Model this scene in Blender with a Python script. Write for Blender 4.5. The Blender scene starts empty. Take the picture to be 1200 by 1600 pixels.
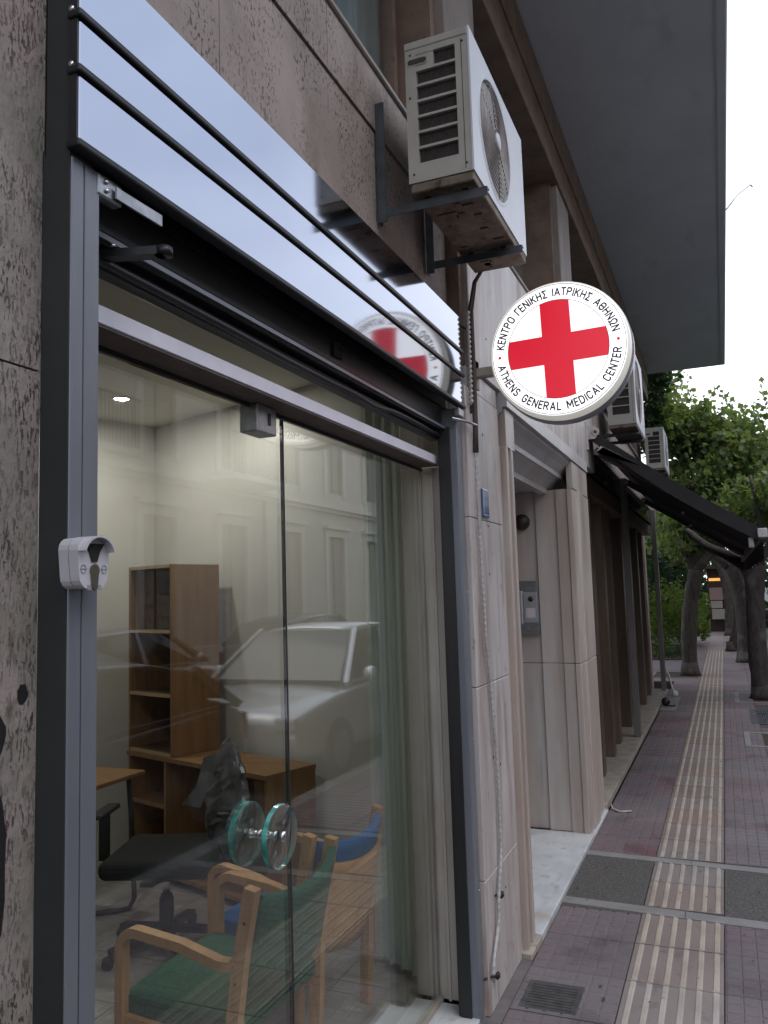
import bpy, bmesh, math, random
from mathutils import Vector, Matrix
random.seed(7)
R = math.radians
S = bpy.context.scene
C = S.collection

# ------------------------------------------------------------------ camera, sky, sun, exposure
cam_d = bpy.data.cameras.new('camera'); cam = bpy.data.objects.new('camera', cam_d); C.objects.link(cam); S.camera = cam
cr = Vector((0.92316429, 0.38320111, -0.03040715)); cu = Vector((0.06679695, -0.08201434, 0.99439017)); cf = Vector((-0.37855759, 0.92001661, 0.10130937))
m = Matrix((cr, cu, -cf)).transposed().to_4x4(); m.translation = Vector((0, 0, 1.7)); cam.matrix_world = m
cam_d.sensor_fit = 'VERTICAL'; cam_d.sensor_height = 36; cam_d.lens = 1274.06/1600*36
cam_d.clip_start = 0.02; cam_d.clip_end = 2000

SUN_EL, SUN_AZ = 60, 105          # degrees; azimuth measured from +Y toward +X
w = bpy.data.worlds.new('World'); S.world = w; w.use_nodes = True
nt = w.node_tree; bg = nt.nodes['Background']; sky = nt.nodes.new('ShaderNodeTexSky'); sky.sky_type = 'NISHITA'
sky.sun_disc = False; sky.sun_elevation = R(SUN_EL); sky.sun_rotation = R(SUN_AZ); sky.dust_density = 3; sky.air_density = 1.0
tc = nt.nodes.new('ShaderNodeTexCoord'); mp = nt.nodes.new('ShaderNodeMapping'); mp.inputs['Scale'].default_value = (1, 1, 2.5)
nz = nt.nodes.new('ShaderNodeTexNoise'); nz.inputs['Scale'].default_value = 2.2; nz.inputs['Detail'].default_value = 6
rp = nt.nodes.new('ShaderNodeValToRGB'); rp.color_ramp.elements[0].position = .3; rp.color_ramp.elements[1].position = .62
rp.color_ramp.elements[0].color = (.55, .55, .55, 1); rp.color_ramp.elements[1].color = (.92, .92, .92, 1)
mx = nt.nodes.new('ShaderNodeMix'); mx.data_type = 'RGBA'; grd = nt.nodes.new('ShaderNodeValToRGB'); sx = nt.nodes.new('ShaderNodeSeparateXYZ')
grd.color_ramp.elements[0].position = .0; grd.color_ramp.elements[0].color = (.98, .97, 1.0, 1); grd.color_ramp.elements[1].position = .75; grd.color_ramp.elements[1].color = (.46, .53, .66, 1)
scl = nt.nodes.new('ShaderNodeVectorMath'); scl.operation = 'SCALE'; scl.inputs['Scale'].default_value = 12.5
nt.links.new(tc.outputs['Generated'], sx.inputs[0]); nt.links.new(sx.outputs[2], grd.inputs[0]); nt.links.new(grd.outputs[0], scl.inputs[0]); nt.links.new(scl.outputs[0], mx.inputs[7])
nt.links.new(tc.outputs['Generated'], mp.inputs[0]); nt.links.new(mp.outputs[0], nz.inputs[0]); nt.links.new(nz.outputs[0], rp.inputs[0])
nt.links.new(rp.outputs[0], mx.inputs[0]); nt.links.new(sky.outputs[0], mx.inputs[6]); nt.links.new(mx.outputs[2], bg.inputs[0])
bg.inputs[1].default_value = 0.115
sd = bpy.data.lights.new('sun', 'SUN'); so = bpy.data.objects.new('sun', sd); C.objects.link(so)
sd.energy = 0.5; sd.angle = R(40); sd.color = (1, .95, .88)
v = Vector((math.sin(R(SUN_AZ))*math.cos(R(SUN_EL)), math.cos(R(SUN_AZ))*math.cos(R(SUN_EL)), math.sin(R(SUN_EL))))
so.rotation_euler = v.to_track_quat('Z', 'Y').to_euler()
S.view_settings.view_transform = 'Standard'; S.view_settings.look = 'None'; S.view_settings.exposure = 0.92; S.view_settings.gamma = 1
S.view_settings.use_curve_mapping = False
S.cycles.max_bounces = 10; S.cycles.transparent_max_bounces = 24; S.cycles.glossy_bounces = 5; S.cycles.caustics_reflective = False; S.cycles.caustics_refractive = False
S.cycles.sample_clamp_indirect = 4

# ------------------------------------------------------------------ materials
MATS = {}
def N(t, k, **kw):
    n = t.nodes.new(k)
    for a, b in kw.items(): n.inputs[a.replace('_', ' ')].default_value = b
    return n
def mat(name, col, rough=.6, metal=0, c2=None, scale=4, stretch=(1, 1, 1), lo=.35, hi=.65, pits=None, streak=None, bump=0, bscale=60, local=False, spec=None, emit=None, coat=0, rv=0, rnd=0):
    """base colour, second colour by noise, dark pits (colour, scale, stretch, threshold), streaks (colour, scale, stretch, lo, hi)"""
    if name in MATS: return MATS[name]
    M = bpy.data.materials.new(name); M.use_nodes = True; t = M.node_tree; b = t.nodes['Principled BSDF']
    b.inputs['Base Color'].default_value = (*col, 1); b.inputs['Roughness'].default_value = rough; b.inputs['Metallic'].default_value = metal
    if spec is not None: b.inputs['Specular IOR Level'].default_value = spec
    if coat: b.inputs['Coat Weight'].default_value = coat; b.inputs['Coat Roughness'].default_value = .05
    if emit: b.inputs['Emission Color'].default_value = (*emit[0], 1); b.inputs['Emission Strength'].default_value = emit[1]
    if local: src = N(t, 'ShaderNodeTexCoord').outputs['Object']
    else: src = N(t, 'ShaderNodeNewGeometry').outputs['Position']
    def noise(sc, st, det=6):
        a = N(t, 'ShaderNodeMapping', Scale=st); t.links.new(src, a.inputs[0])
        n = N(t, 'ShaderNodeTexNoise', Scale=sc, Detail=det, Roughness=.6); t.links.new(a.outputs[0], n.inputs[0]); return n.outputs[0]
    def ramp(x, lo, hi):
        r = N(t, 'ShaderNodeMapRange'); r.inputs[1].default_value = lo; r.inputs[2].default_value = hi; t.links.new(x, r.inputs[0]); return r.outputs[0]
    cur = None
    def blend(f, col2):
        nonlocal cur
        x = N(t, 'ShaderNodeMix'); x.data_type = 'RGBA'; t.links.new(f, x.inputs[0])
        if cur is None: x.inputs[6].default_value = (*col, 1)
        else: t.links.new(cur, x.inputs[6])
        x.inputs[7].default_value = (*col2, 1); cur = x.outputs[2]
    if c2: blend(ramp(noise(scale, stretch), lo, hi), c2)
    for s in (streak or []): blend(ramp(noise(s[1], s[2]), s[3], s[4]), s[0])
    pn = None
    if pits:
        pn = ramp(noise(pits[1], pits[2], 8), pits[3], pits[3]+.05)
        if len(pits) > 4:
            a = N(t, 'ShaderNodeMath'); a.operation = 'MULTIPLY'; t.links.new(pn, a.inputs[0]); t.links.new(ramp(noise(pits[4], (1, 1, .6), 4), .38, .62), a.inputs[1]); pn = a.outputs[0]
        blend(pn, pits[0])
    if rnd and cur is not None:
        oi = N(t, 'ShaderNodeObjectInfo'); hv = N(t, 'ShaderNodeHueSaturation'); q = N(t, 'ShaderNodeMapRange'); q.inputs[3].default_value = 1-rnd; q.inputs[4].default_value = 1+rnd
        q2 = N(t, 'ShaderNodeMapRange'); q2.inputs[3].default_value = .75; q2.inputs[4].default_value = 1.45
        ml = N(t, 'ShaderNodeMath'); ml.operation = 'MULTIPLY'; ml.inputs[1].default_value = 7.31; fr_ = N(t, 'ShaderNodeMath'); fr_.operation = 'FRACT'
        t.links.new(oi.outputs['Random'], q.inputs[0]); t.links.new(oi.outputs['Random'], ml.inputs[0]); t.links.new(ml.outputs[0], fr_.inputs[0]); t.links.new(fr_.outputs[0], q2.inputs[0])
        t.links.new(cur, hv.inputs['Color']); t.links.new(q.outputs[0], hv.inputs['Value']); t.links.new(q2.outputs[0], hv.inputs['Saturation']); cur = hv.outputs[0]
    if cur is not None: t.links.new(cur, b.inputs['Base Color'])
    if rv:
        mr = N(t, 'ShaderNodeMapRange'); mr.inputs[3].default_value = max(0, rough-rv); mr.inputs[4].default_value = rough+rv
        t.links.new(noise(7, (1, 1, 1)), mr.inputs[0]); t.links.new(mr.outputs[0], b.inputs['Roughness'])
    if bump:
        bn = N(t, 'ShaderNodeBump', Strength=bump, Distance=.004); h = noise(bscale, stretch)
        if pn is not None:
            a = N(t, 'ShaderNodeMath'); a.operation = 'MULTIPLY_ADD'; a.inputs[1].default_value = -1.5; t.links.new(pn, a.inputs[0]); t.links.new(h, a.inputs[2]); h = a.outputs[0]
        t.links.new(h, bn.inputs['Height']); t.links.new(bn.outputs[0], b.inputs['Normal'])
    MATS[name] = M; return M
def glass_mat(name, tint, rough=0.0, boost=1.0):
    M = bpy.data.materials.new(name); M.use_nodes = True; t = M.node_tree; t.nodes.remove(t.nodes['Principled BSDF']); out = t.nodes['Material Output']
    g = N(t, 'ShaderNodeNewGeometry'); d = N(t, 'ShaderNodeVectorMath'); d.operation = 'DOT_PRODUCT'; t.links.new(g.outputs['Normal'], d.inputs[0]); t.links.new(g.outputs['Incoming'], d.inputs[1])
    def ma(op, a, b=None):
        n = N(t, 'ShaderNodeMath'); n.operation = op
        for i, x in enumerate((a, b)):
            if x is None: continue
            if isinstance(x, (int, float)): n.inputs[i].default_value = x
            else: t.links.new(x, n.inputs[i])
        return n.outputs[0]
    f = ma('ADD', ma('MULTIPLY', ma('POWER', ma('SUBTRACT', 1, ma('ABSOLUTE', d.outputs['Value'])), 5), .96*boost), .043*boost)
    tr = N(t, 'ShaderNodeBsdfTransparent'); tr.inputs[0].default_value = (*tint, 1)
    gl = N(t, 'ShaderNodeBsdfGlossy'); gl.inputs['Roughness'].default_value = rough; gl.inputs[0].default_value = (1, 1, 1, 1)
    x = N(t, 'ShaderNodeMixShader'); t.links.new(f, x.inputs[0]); t.links.new(tr.outputs[0], x.inputs[1]); t.links.new(gl.outputs[0], x.inputs[2]); t.links.new(x.outputs[0], out.inputs[0])
    MATS[name] = M; return M

TRAV = mat('travertine', (.37, .305, .275), .65, c2=(.27, .22, .195), scale=3, stretch=(1, 1.2, .8), streak=[((.19, .14, .115), 2.5, (1, 2.5, .7), .55, .78), ((.34, .30, .28), 5, (1, 1, 2), .55, .8), ((.15, .085, .05), 1.4, (1, 1.5, .8), .6, .78)], pits=((.06, .045, .035), 120, (1, .8, .5), .56, 7), bump=.6, bscale=50)
TRAVG = mat('weathered_travertine', (.31, .275, .25), .75, c2=(.20, .18, .16), scale=9, stretch=(1, 1, .7), streak=[((.33, .25, .245), 4, (1, 1, .5), .5, .68), ((.17, .17, .145), 5, (1, 1, .8), .54, .7), ((.11, .09, .078), 22, (1, 1.4, .6), .60, .74)], pits=((.06, .05, .043), 170, (1, 1.2, .35), .54, 12), bump=.8, bscale=70)
MARB = mat('stained_marble', (.55, .51, .495), .42, c2=(.42, .37, .355), scale=3.0, stretch=(2, 2, .35), streak=[((.58, .56, .56), 6, (2, 2.2, .3), .52, .7), ((.27, .175, .13), 2.2, (2, 2.4, .35), .50, .72), ((.21, .15, .14), 7, (2, 2.6, .2), .55, .78), ((.15, .10, .09), 34, (1, 1, .3), .63, .72)], pits=((.12, .09, .08), 40, (1, 1, .5), .70), bump=.25, bscale=40, rv=.12)
MARBP = mat('portal_marble', (.56, .505, .465), .40, c2=(.44, .375, .34), scale=2.6, stretch=(2.2, 2, .22), streak=[((.55, .535, .525), 2.5, (1.5, 1.5, .3), .48, .8), ((.33, .25, .20), 1.6, (2.2, 2, .25), .46, .78), ((.27, .205, .17), 5, (2.4, 2, .13), .58, .84)], bump=.15, bscale=40, rv=.1)
MARBL = mat('lintel_marble', (.60, .585, .60), .36, c2=(.48, .455, .45), scale=2, stretch=(1, 1, 1), streak=[((.34, .27, .24), 3, (1, 1, 2), .60, .78)], bump=.1, rv=.1)
STEP = mat('step_marble', (.60, .62, .64), .32, c2=(.47, .49, .51), scale=4, stretch=(2.2, 1.2, 1), streak=[((.36, .37, .39), 11, (1.6, .8, 1), .56, .72), ((.42, .31, .21), 2.6, (1, 1, 1), .56, .66)], bump=.1, rv=.1)
CREAM = mat('cream_stone', (.42, .38, .32), .6, c2=(.28, .25, .22), scale=8, bump=.3)
DARKM = mat('black_metal', (.018, .02, .022), .42, .4, c2=(.03, .03, .034), scale=12)
POSTD = mat('dark_grey_post', (.020, .023, .024), .6, .0, c2=(.026, .029, .030), scale=6)
ALU = mat('grey_aluminium', (.195, .205, .235), .38, .25, c2=(.165, .175, .205), scale=10, stretch=(1, 1, .2), bump=.05, rv=.08)
STEEL = mat('mirror_steel', (.31, .335, .40), .075, 1, c2=(.30, .325, .385), scale=3, stretch=(1, 1, .3), bump=.012, bscale=14)
GALV = mat('galvanised_steel', (.42, .43, .45), .35, .9, c2=(.3, .31, .33), scale=30)
BRKT = mat('bracket_steel', (.075, .09, .10), .5, .5, c2=(.05, .055, .06), scale=14)
LILAC = mat('anodised_header', (.74, .73, .82), .45, .0, c2=(.66, .65, .74), scale=9, bump=.05)
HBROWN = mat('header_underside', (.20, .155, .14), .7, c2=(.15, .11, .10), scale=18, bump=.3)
JAMB = mat('beige_jamb', (.55, .51, .46), .5, c2=(.36, .32, .28), scale=4, stretch=(1, 1, .3))
ACB = mat('beige_ac_casing', (.38, .37, .335), .5, c2=(.30, .285, .255), scale=5, local=True, bump=.05)
ACW = mat('white_ac_front', (.60, .62, .68), .38, c2=(.53, .55, .60), scale=3, local=True)
ACG = mat('fan_grille', (.42, .38, .38), .5, c2=(.2, .18, .18), scale=9, local=True)
ACF = mat('fan_blade_grey', (.10, .088, .085), .5, c2=(.07, .06, .06), scale=12, local=True)
ACD = mat('ac_coil', (.030, .026, .025), .8, c2=(.05, .04, .035), scale=60, local=True)
ACR = mat('rusty_base_pan', (.20, .165, .12), .7, c2=(.09, .065, .045), scale=16, pits=((.04, .028, .02), 22, (1, 1, 1), .6), local=True, bump=.4)
SOFF = mat('painted_soffit', (.60, .635, .68), .9, c2=(.54, .575, .62), scale=1.1, streak=[((.48, .505, .53), 3.5, (1, .35, 1), .58, .74)], bump=.1, bscale=90)
SLABE = mat('slab_edge', (.45, .45, .47), .8)
BROWN = mat('brown_stone_beam', (.24, .165, .12), .65, c2=(.15, .10, .075), scale=5, pits=((.04, .03, .025), 30, (1, 1, 1), .64), bump=.4)
COLS = mat('column_stone', (.34, .30, .28), .6, c2=(.24, .20, .18), scale=5, stretch=(1, 1, .3), pits=((.1, .08, .07), 40, (1, 1, 1), .66), bump=.3)
CURT = mat('blue_grey_curtain', (.34, .42, .47), .9, c2=(.20, .26, .30), scale=3, stretch=(1, 6, .1))
CURW = mat('pale_green_curtain', (.70, .74, .67), .85, c2=(.60, .64, .57), scale=3, stretch=(3, 3, .2), local=True)
WALLI = mat('room_wall', (.64, .625, .58), .8, c2=(.585, .57, .525), scale=2)
CEIL = mat('room_ceiling', (.60, .58, .53), .85, c2=(.56, .54, .5), scale=2)
FLOORI = mat('room_floor_tile', (.34, .325, .30), .35, c2=(.24, .225, .21), scale=6, streak=[((.42, .41, .39), 14, (1, 1, 1), .55, .7)], rv=.1)
GROUT = mat('grout', (.12, .11, .10), .9)
WOODS = mat('beech_laminate', (.33, .185, .082), .45, c2=(.25, .13, .055), scale=5, stretch=(4, 4, .5), local=True)
WOODE = mat('pale_laminate_edge', (.50, .36, .20), .5, local=True)
WOODI = mat('dark_laminate', (.14, .078, .040), .55, c2=(.10, .055, .028), scale=5, stretch=(4, 4, .5), local=True)
BEECH = mat('beech_wood', (.50, .285, .125), .42, c2=(.40, .21, .085), scale=8, stretch=(4, 4, .7), local=True)
GREENF = mat('green_fabric', (.018, .105, .055), .95, c2=(.011, .065, .035), scale=90, local=True, bump=.3, bscale=300)
BLUEF = mat('blue_fabric', (.015, .115, .33), .95, c2=(.010, .075, .22), scale=90, local=True, bump=.3, bscale=300)
BLACKF = mat('black_fabric', (.012, .012, .014), .9, c2=(.02, .02, .022), scale=60, local=True)
BLACKP = mat('black_plastic', (.014, .014, .016), .45)
SCREW = mat('bright_screw', (.75, .76, .78), .2, 1)
TILE = mat('red_paving_tile', (.180, .142, .152), .62, c2=(.140, .124, .132), scale=1.6, streak=[((.165, .080, .086), 1.2, (1, 1, 1), .55, .7), ((.085, .075, .08), 2.4, (1, 1, 1), .55, .72), ((.2, .17, .17), 30, (1, 1, 1), .60, .72), ((.055, .048, .05), 60, (1, 1, 1), .62, .70)], bump=.4, rv=.12, rnd=.09)
TACB = mat('tactile_tile', (.235, .195, .18), .62, c2=(.185, .155, .145), scale=2.2, streak=[((.22, .15, .125), .9, (1, 1, 1), .62, .8), ((.12, .10, .09), 9, (1, 1, 1), .56, .72)], bump=.3, pits=((.06, .05, .05), 18, (1, 1, 1), .68), rv=.1, rnd=.06)
TACR = mat('worn_ridge', (.45, .40, .35), .5, c2=(.34, .29, .25), scale=5, streak=[((.25, .21, .185), 30, (1, 1, 1), .62, .72)], bump=.25, rnd=.05)
BAND = mat('concrete_band', (.25, .245, .24), .65, c2=(.19, .185, .18), scale=7, pits=((.06, .055, .055), 14, (1, 1, 1), .70), bump=.3)
AGG = mat('exposed_aggregate', (.085, .078, .072), .8, c2=(.15, .145, .14), scale=85, lo=.5, hi=.62, streak=[((.035, .032, .03), 120, (1, 1, 1), .52, .6)], bump=.9, bscale=110)
MORT = mat('joint_mortar', (.055, .05, .05), .9, c2=(.09, .08, .08), scale=20)
ASPH = mat('asphalt', (.05, .05, .052), .85, c2=(.065, .065, .066), scale=50, bump=.4)
AGG2 = mat('edge_cement', (.15, .135, .135), .8, c2=(.10, .09, .09), scale=9, bump=.5)
KERB = mat('kerb_stone', (.28, .27, .26), .75, c2=(.2, .19, .18), scale=9, bump=.3)
SOIL = mat('soil', (.035, .025, .018), .95, c2=(.06, .045, .03), scale=30, bump=.8)
BARK = mat('bark', (.085, .070, .062), .9, c2=(.040, .033, .029), scale=7, stretch=(2.5, 2.5, .8), streak=[((.16, .14, .13), 3, (1, 1, 1), .55, .75)], bump=.9, bscale=24)
def leafmat(name, a, b):
    M = mat(name, a, .5, c2=b, scale=2.2, lo=.4, hi=.6)
    t = M.node_tree; p = t.nodes['Principled BSDF']; o = t.nodes['Material Output']
    tl = N(t, 'ShaderNodeBsdfTranslucent'); tl.inputs[0].default_value = (a[0]*2.2, a[1]*2.4, a[2]*1.2, 1); ms = N(t, 'ShaderNodeMixShader'); ms.inputs[0].default_value = .35
    t.links.new(p.outputs[0], ms.inputs[1]); t.links.new(tl.outputs[0], ms.inputs[2]); t.links.new(ms.outputs[0], o.inputs[0]); return M
LEAF = leafmat('leaf_green', (.155, .195, .075), (.024, .05, .028))
LEAFD = leafmat('leaf_dark', (.03, .055, .025), (.016, .034, .02))
LEAFY = leafmat('leaf_light', (.11, .15, .03), (.06, .11, .03))
AWN = mat('black_awning_cloth', (.012, .012, .014), .85, c2=(.02, .02, .022), scale=8)
AWNA = mat('brown_awning_arm', (.07, .06, .055), .5, .4)
WPAINT = mat('white_bracket', (.52, .50, .48), .5, c2=(.36, .34, .32), scale=25)
SHOPD = mat('dark_shop_post', (.17, .115, .078), .5, c2=(.10, .07, .05), scale=4, stretch=(2, 2, .3))
SHOPL = mat('grey_shop_post', (.22, .205, .19), .5, .2, c2=(.15, .14, .13), scale=4, stretch=(1, 1, .3))
OPPW = mat('opposite_plaster', (.62, .58, .52), .85, c2=(.55, .51, .455), scale=1.2)
OPPT = mat('opposite_trim', (.74, .71, .65), .8, c2=(.65, .62, .56), scale=2)
OPPS = mat('opposite_shutter', (.40, .375, .32), .7)
GLASS = glass_mat('door_glass', (.95, .97, .95), 0, 1.6)
GLASSD = mat('dark_glass', (.02, .025, .027), .06, 0, spec=.6)
SHOPG = mat('dark_shop_glass', (.016, .018, .017), .08, c2=(.03, .035, .034), scale=1.5, spec=.6)

# ------------------------------------------------------------------ mesh helpers
class MB:
    def __init__(s): s.b = bmesh.new(); s.mi = 0
    def _f(s, vs):
        try: f = s.b.faces.new(vs); f.material_index = s.mi; return f
        except ValueError: return None
    def hexa(s, P):
        v = [s.b.verts.new(p) for p in P]
        for q in ((0, 3, 2, 1), (4, 5, 6, 7), (0, 1, 5, 4), (1, 2, 6, 5), (2, 3, 7, 6), (3, 0, 4, 7)): s._f([v[i] for i in q])
        return s
    def box(s, x0, x1, y0, y1, z0, z1):
        return s.hexa([(x0, y0, z0), (x1, y0, z0), (x1, y1, z0), (x0, y1, z0), (x0, y0, z1), (x1, y0, z1), (x1, y1, z1), (x0, y1, z1)])
    def bbox(s, x0, x1, y0, y1, z0, z1, r=.003, seg=2):
        t = bmesh.new(); bmesh.ops.create_cube(t, size=1)
        for v in t.verts: v.co = Vector(((x0+x1)/2+v.co.x*(x1-x0), (y0+y1)/2+v.co.y*(y1-y0), (z0+z1)/2+v.co.z*(z1-z0)))
        bmesh.ops.bevel(t, geom=t.edges[:], offset=r, segments=seg, affect='EDGES', profile=.5); return s.join(t)
    def join(s, t, mat=None):
        mp = {}
        for v in t.verts: mp[v] = s.b.verts.new(mat @ v.co if mat else v.co)
        for f in t.faces:
            g = s._f([mp[v] for v in f.verts])
            if g: g.smooth = f.smooth
        t.free(); return s
    def bar(s, a, b, w, h, up=(0, 0, 1)):
        a, b = Vector(a), Vector(b); d = (b-a).normalized(); u = Vector(up); r = d.cross(u)
        if r.length < 1e-4: r = d.cross(Vector((1, 0, 0)))
        r.normalize(); u = r.cross(d)
        P = [p+r*(i*w/2)+u*(j*h/2) for p in (a, b) for i, j in ((-1, -1), (1, -1), (1, 1), (-1, 1))]
        return s.hexa(P)
    def tube(s, pts, rad, n=8, cap=True, smooth=True, up=None):
        pts = [Vector(p) for p in pts]; k = len(pts)
        rads = rad if isinstance(rad, (list, tuple)) else [rad]*k
        rings = []; ref = None
        for i in range(k):
            d = (pts[min(i+1, k-1)]-pts[max(i-1, 0)]).normalized()
            if ref is None: ref = d.orthogonal() if up is None else Vector(up)
            x = (ref-d*ref.dot(d)).normalized(); y = d.cross(x); ref = x
            rings.append([s.b.verts.new(pts[i]+(x*math.cos(2*math.pi*j/n)+y*math.sin(2*math.pi*j/n))*rads[i]) for j in range(n)])
        for i in range(k-1):
            for j in range(n):
                f = s._f([rings[i][j], rings[i][(j+1) % n], rings[i+1][(j+1) % n], rings[i+1][j]])
                if f: f.smooth = smooth
        if cap: s._f(rings[0][::-1]); s._f(rings[-1])
        return s
    def ribbon(s, pts, w, t, side, smooth=True):
        """rectangular section swept along pts; w along 'side', t across"""
        pts = [Vector(p) for p in pts]; sd = Vector(side).normalized(); k = len(pts); rings = []
        for i in range(k):
            d = (pts[min(i+1, k-1)]-pts[max(i-1, 0)]).normalized(); n = sd.cross(d).normalized()
            rings.append([s.b.verts.new(pts[i]+sd*(a*w/2)+n*(b*t/2)) for a, b in ((-1, -1), (1, -1), (1, 1), (-1, 1))])
        for i in range(k-1):
            for j in range(4):
                s._f([rings[i][j], rings[i][(j+1) % 4], rings[i+1][(j+1) % 4], rings[i+1][j]])
        s._f(rings[0][::-1]); s._f(rings[-1]); return s
    def lathe(s, prof, c, axis='z', n=32, smooth=True):
        """prof: list of (radius, height along axis)"""
        c = Vector(c); rings = []
        for r, h in prof:
            ring = []
            for j in range(n if r > 1e-6 else 1):
                a = 2*math.pi*j/n; p = (r*math.cos(a), r*math.sin(a), h)
                q = {'z': p, 'y': (p[0], p[2], p[1]), 'x': (p[2], p[0], p[1])}[axis]
                ring.append(s.b.verts.new(c+Vector(q)))
            rings.append(ring)
        for a, b in zip(rings, rings[1:]):
            for j in range(n):
                vs = [a[j % len(a)], a[(j+1) % len(a)], b[(j+1) % len(b)], b[j % len(b)]]
                vs = [x for i, x in enumerate(vs) if x not in vs[:i]]
                if len(vs) > 2:
                    f = s._f(vs)
                    if f: f.smooth = smooth
        return s
    def prism(s, poly, axis, a, b):
        """poly: 2D points in the plane across axis ('x': (y,z), 'y': (x,z), 'z': (x,y))"""
        def P(p, h): return {'x': (h, p[0], p[1]), 'y': (p[0], h, p[1]), 'z': (p[0], p[1], h)}[axis]
        A = [s.b.verts.new(P(p, a)) for p in poly]; B = [s.b.verts.new(P(p, b)) for p in poly]
        s._f(A); s._f(B[::-1])
        for i in range(len(poly)): s._f([A[i], A[(i+1) % len(poly)], B[(i+1) % len(poly)], B[i]])
        return s
    def quad(s, *p): s._f([s.b.verts.new(q) for q in p]); return s
    def mesh(s, name, mats, shift=None, fix=True):
        if fix: bmesh.ops.recalc_face_normals(s.b, faces=s.b.faces[:])
        if shift is not None:
            for v in s.b.verts: v.co -= shift
        me = bpy.data.meshes.new(name); s.b.to_mesh(me); s.b.free()
        for q in (mats if isinstance(mats, (list, tuple)) else [mats]): me.materials.append(q)
        return me
    def build(s, name, mats, parent=None, world=True, label=None, kind=None, fix=True):
        """world=True: verts are in world space and are moved into the parent's frame (parents at the top level or parts at their parent's origin)"""
        sh = None
        if parent is not None and world:
            sh = Vector(parent.location); p = parent.parent
            while p is not None: sh = sh+Vector(p.location); p = p.parent
        me = s.mesh(name, mats, sh, fix); o = bpy.data.objects.new(name, me); C.objects.link(o)
        if parent is not None: o.parent = parent
        if label: o['label'] = label
        if kind: o['kind'] = kind
        return o
def thing(name, label, cat, loc=(0, 0, 0), rot=0, group=None):
    o = bpy.data.objects.new(name, None); C.objects.link(o); o.location = loc; o.rotation_euler = (0, 0, rot); o.empty_display_size = .1
    tag(o, label, cat, group); return o
def tag(o, label, cat, group=None):
    o['label'] = label; o['category'] = cat
    if group: o['group'] = group
    return o
def struct(o): o['kind'] = 'structure'; return o
def copy_tree(o, parent=None):
    c = o.copy(); C.objects.link(c)
    if parent is not None: c.parent = parent
    for ch in [x for x in KIDS.get(o.name, [])]: copy_tree(ch, c)
    return c
KIDS = {}
def index_kids():
    KIDS.clear()
    for o in bpy.data.objects:
        if o.parent: KIDS.setdefault(o.parent.name, []).append(o)
def arc(cx, cy, r, a0, a1, n): return [(cx+r*math.cos(R(a0+(a1-a0)*i/n)), cy+r*math.sin(R(a0+(a1-a0)*i/n))) for i in range(n+1)]

# ================================================================== GROUND
g = MB(); g.box(-400, 400, -200, 900, -.5, -.13); struct(g.build('ground', MORT))
g = MB(); g.box(1.12, 6.6, -30, 120, -.129, -.12); struct(g.build('road', ASPH))
g = MB()
for i in range(60): g.bbox(.96, 1.12, -6+i*1.0+.004, -5+i*1.0-.004, -.129, .0, .008, 1)
g.box(6.6, 6.75, -30, 120, -.129, .0)
struct(g.build('kerb', KERB))
g = MB(); g.box(6.75, 8.2, -30, 120, -.129, -.004); struct(g.build('far_pavement', BAND))
pv = MB(); pv.box(-.93, .96, -6, 60, -.129, -.012); pv.box(-9, -.93, 15.7, 60, -.129, -.0125); pave = struct(pv.build('pavement', MORT))
# one paving tile: slab with 5 x 6 raised pads
def pad_tile(wx, wy, nx=6, ny=5):
    t = MB(); t.box(.003, wx-.003, .003, wy-.003, -.012, -.0015)
    for i in range(nx):
        for j in range(ny):
            x0 = wx*i/nx+.005; x1 = wx*(i+1)/nx-.005; y0 = wy*j/ny+.005; y1 = wy*(j+1)/ny-.005
            if i == 0: x0 += .003
            if j == 0: y0 += .003
            a = [t.b.verts.new(p) for p in ((x0, y0, -.0015), (x1, y0, -.0015), (x1, y1, -.0015), (x0, y1, -.0015))]
            e = .003; b = [t.b.verts.new(p) for p in ((x0+e, y0+e, .002), (x1-e, y0+e, .002), (x1-e, y1-e, .002), (x0+e, y1-e, .002))]
            t._f(b)
            for k in range(4): t._f([a[k], a[(k+1) % 4], b[(k+1) % 4], b[k]])
    return t.mesh('paving_tile', TILE)
def child(name, me, loc, parent):
    o = bpy.data.objects.new(name, me); o.location = loc; o.parent = parent; C.objects.link(o); return o
ROWS = []
y = 5.585
while y < 15: ROWS.append(y); y += .4
y = 4.64-.4+.0
near = []
while y > 2.3: near.append(y); y -= .4
T40 = pad_tile(.4, .4); T42 = pad_tile(.42, .4); T27 = pad_tile(.27, .4, 4)
ridge = MB(); ridge.box(.003, .397, .003, .397, -.012, .0005)
ridge.mi = 1
for i in range(6):
    cx = .4*(i+.5)/6
    a = [ridge.b.verts.new(p) for p in ((cx-.0135, .008, .0005), (cx+.0135, .008, .0005), (cx+.0135, .392, .0005), (cx-.0135, .392, .0005))]
    b = [ridge.b.verts.new(p) for p in ((cx-.008, .012, .0055), (cx+.008, .012, .0055), (cx+.008, .388, .0055), (cx-.008, .388, .0055))]
    ridge._f(b)
    for k in range(4): ridge._f([a[k], a[(k+1) % 4], b[(k+1) % 4], b[k]])
TAC = ridge.mesh('tactile_tile', [TACB, TACR])
rr = random.Random(3)
def hole(x, y):   # tree openings and grates in the pavement
    return (x > .1 and (9.55 < y+.2 < 10.45 or 13.0 < y+.2 < 14.2)) or (x > .2 and 10.9 < y+.2 < 12.6)
for y in near+ROWS:
    child('paving_tile', T42, (-.93, y, rr.uniform(-.0015, .001)), pave)
    child('tactile_tile', TAC, (-.51, y, rr.uniform(-.001, .001)), pave)
    for x, T in ((-.11, T40), (.29, T40), (.69, T27)):
        if not hole(x, y): child('paving_tile', T, (x, y, rr.uniform(-.0015, .001)), pave)
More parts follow.
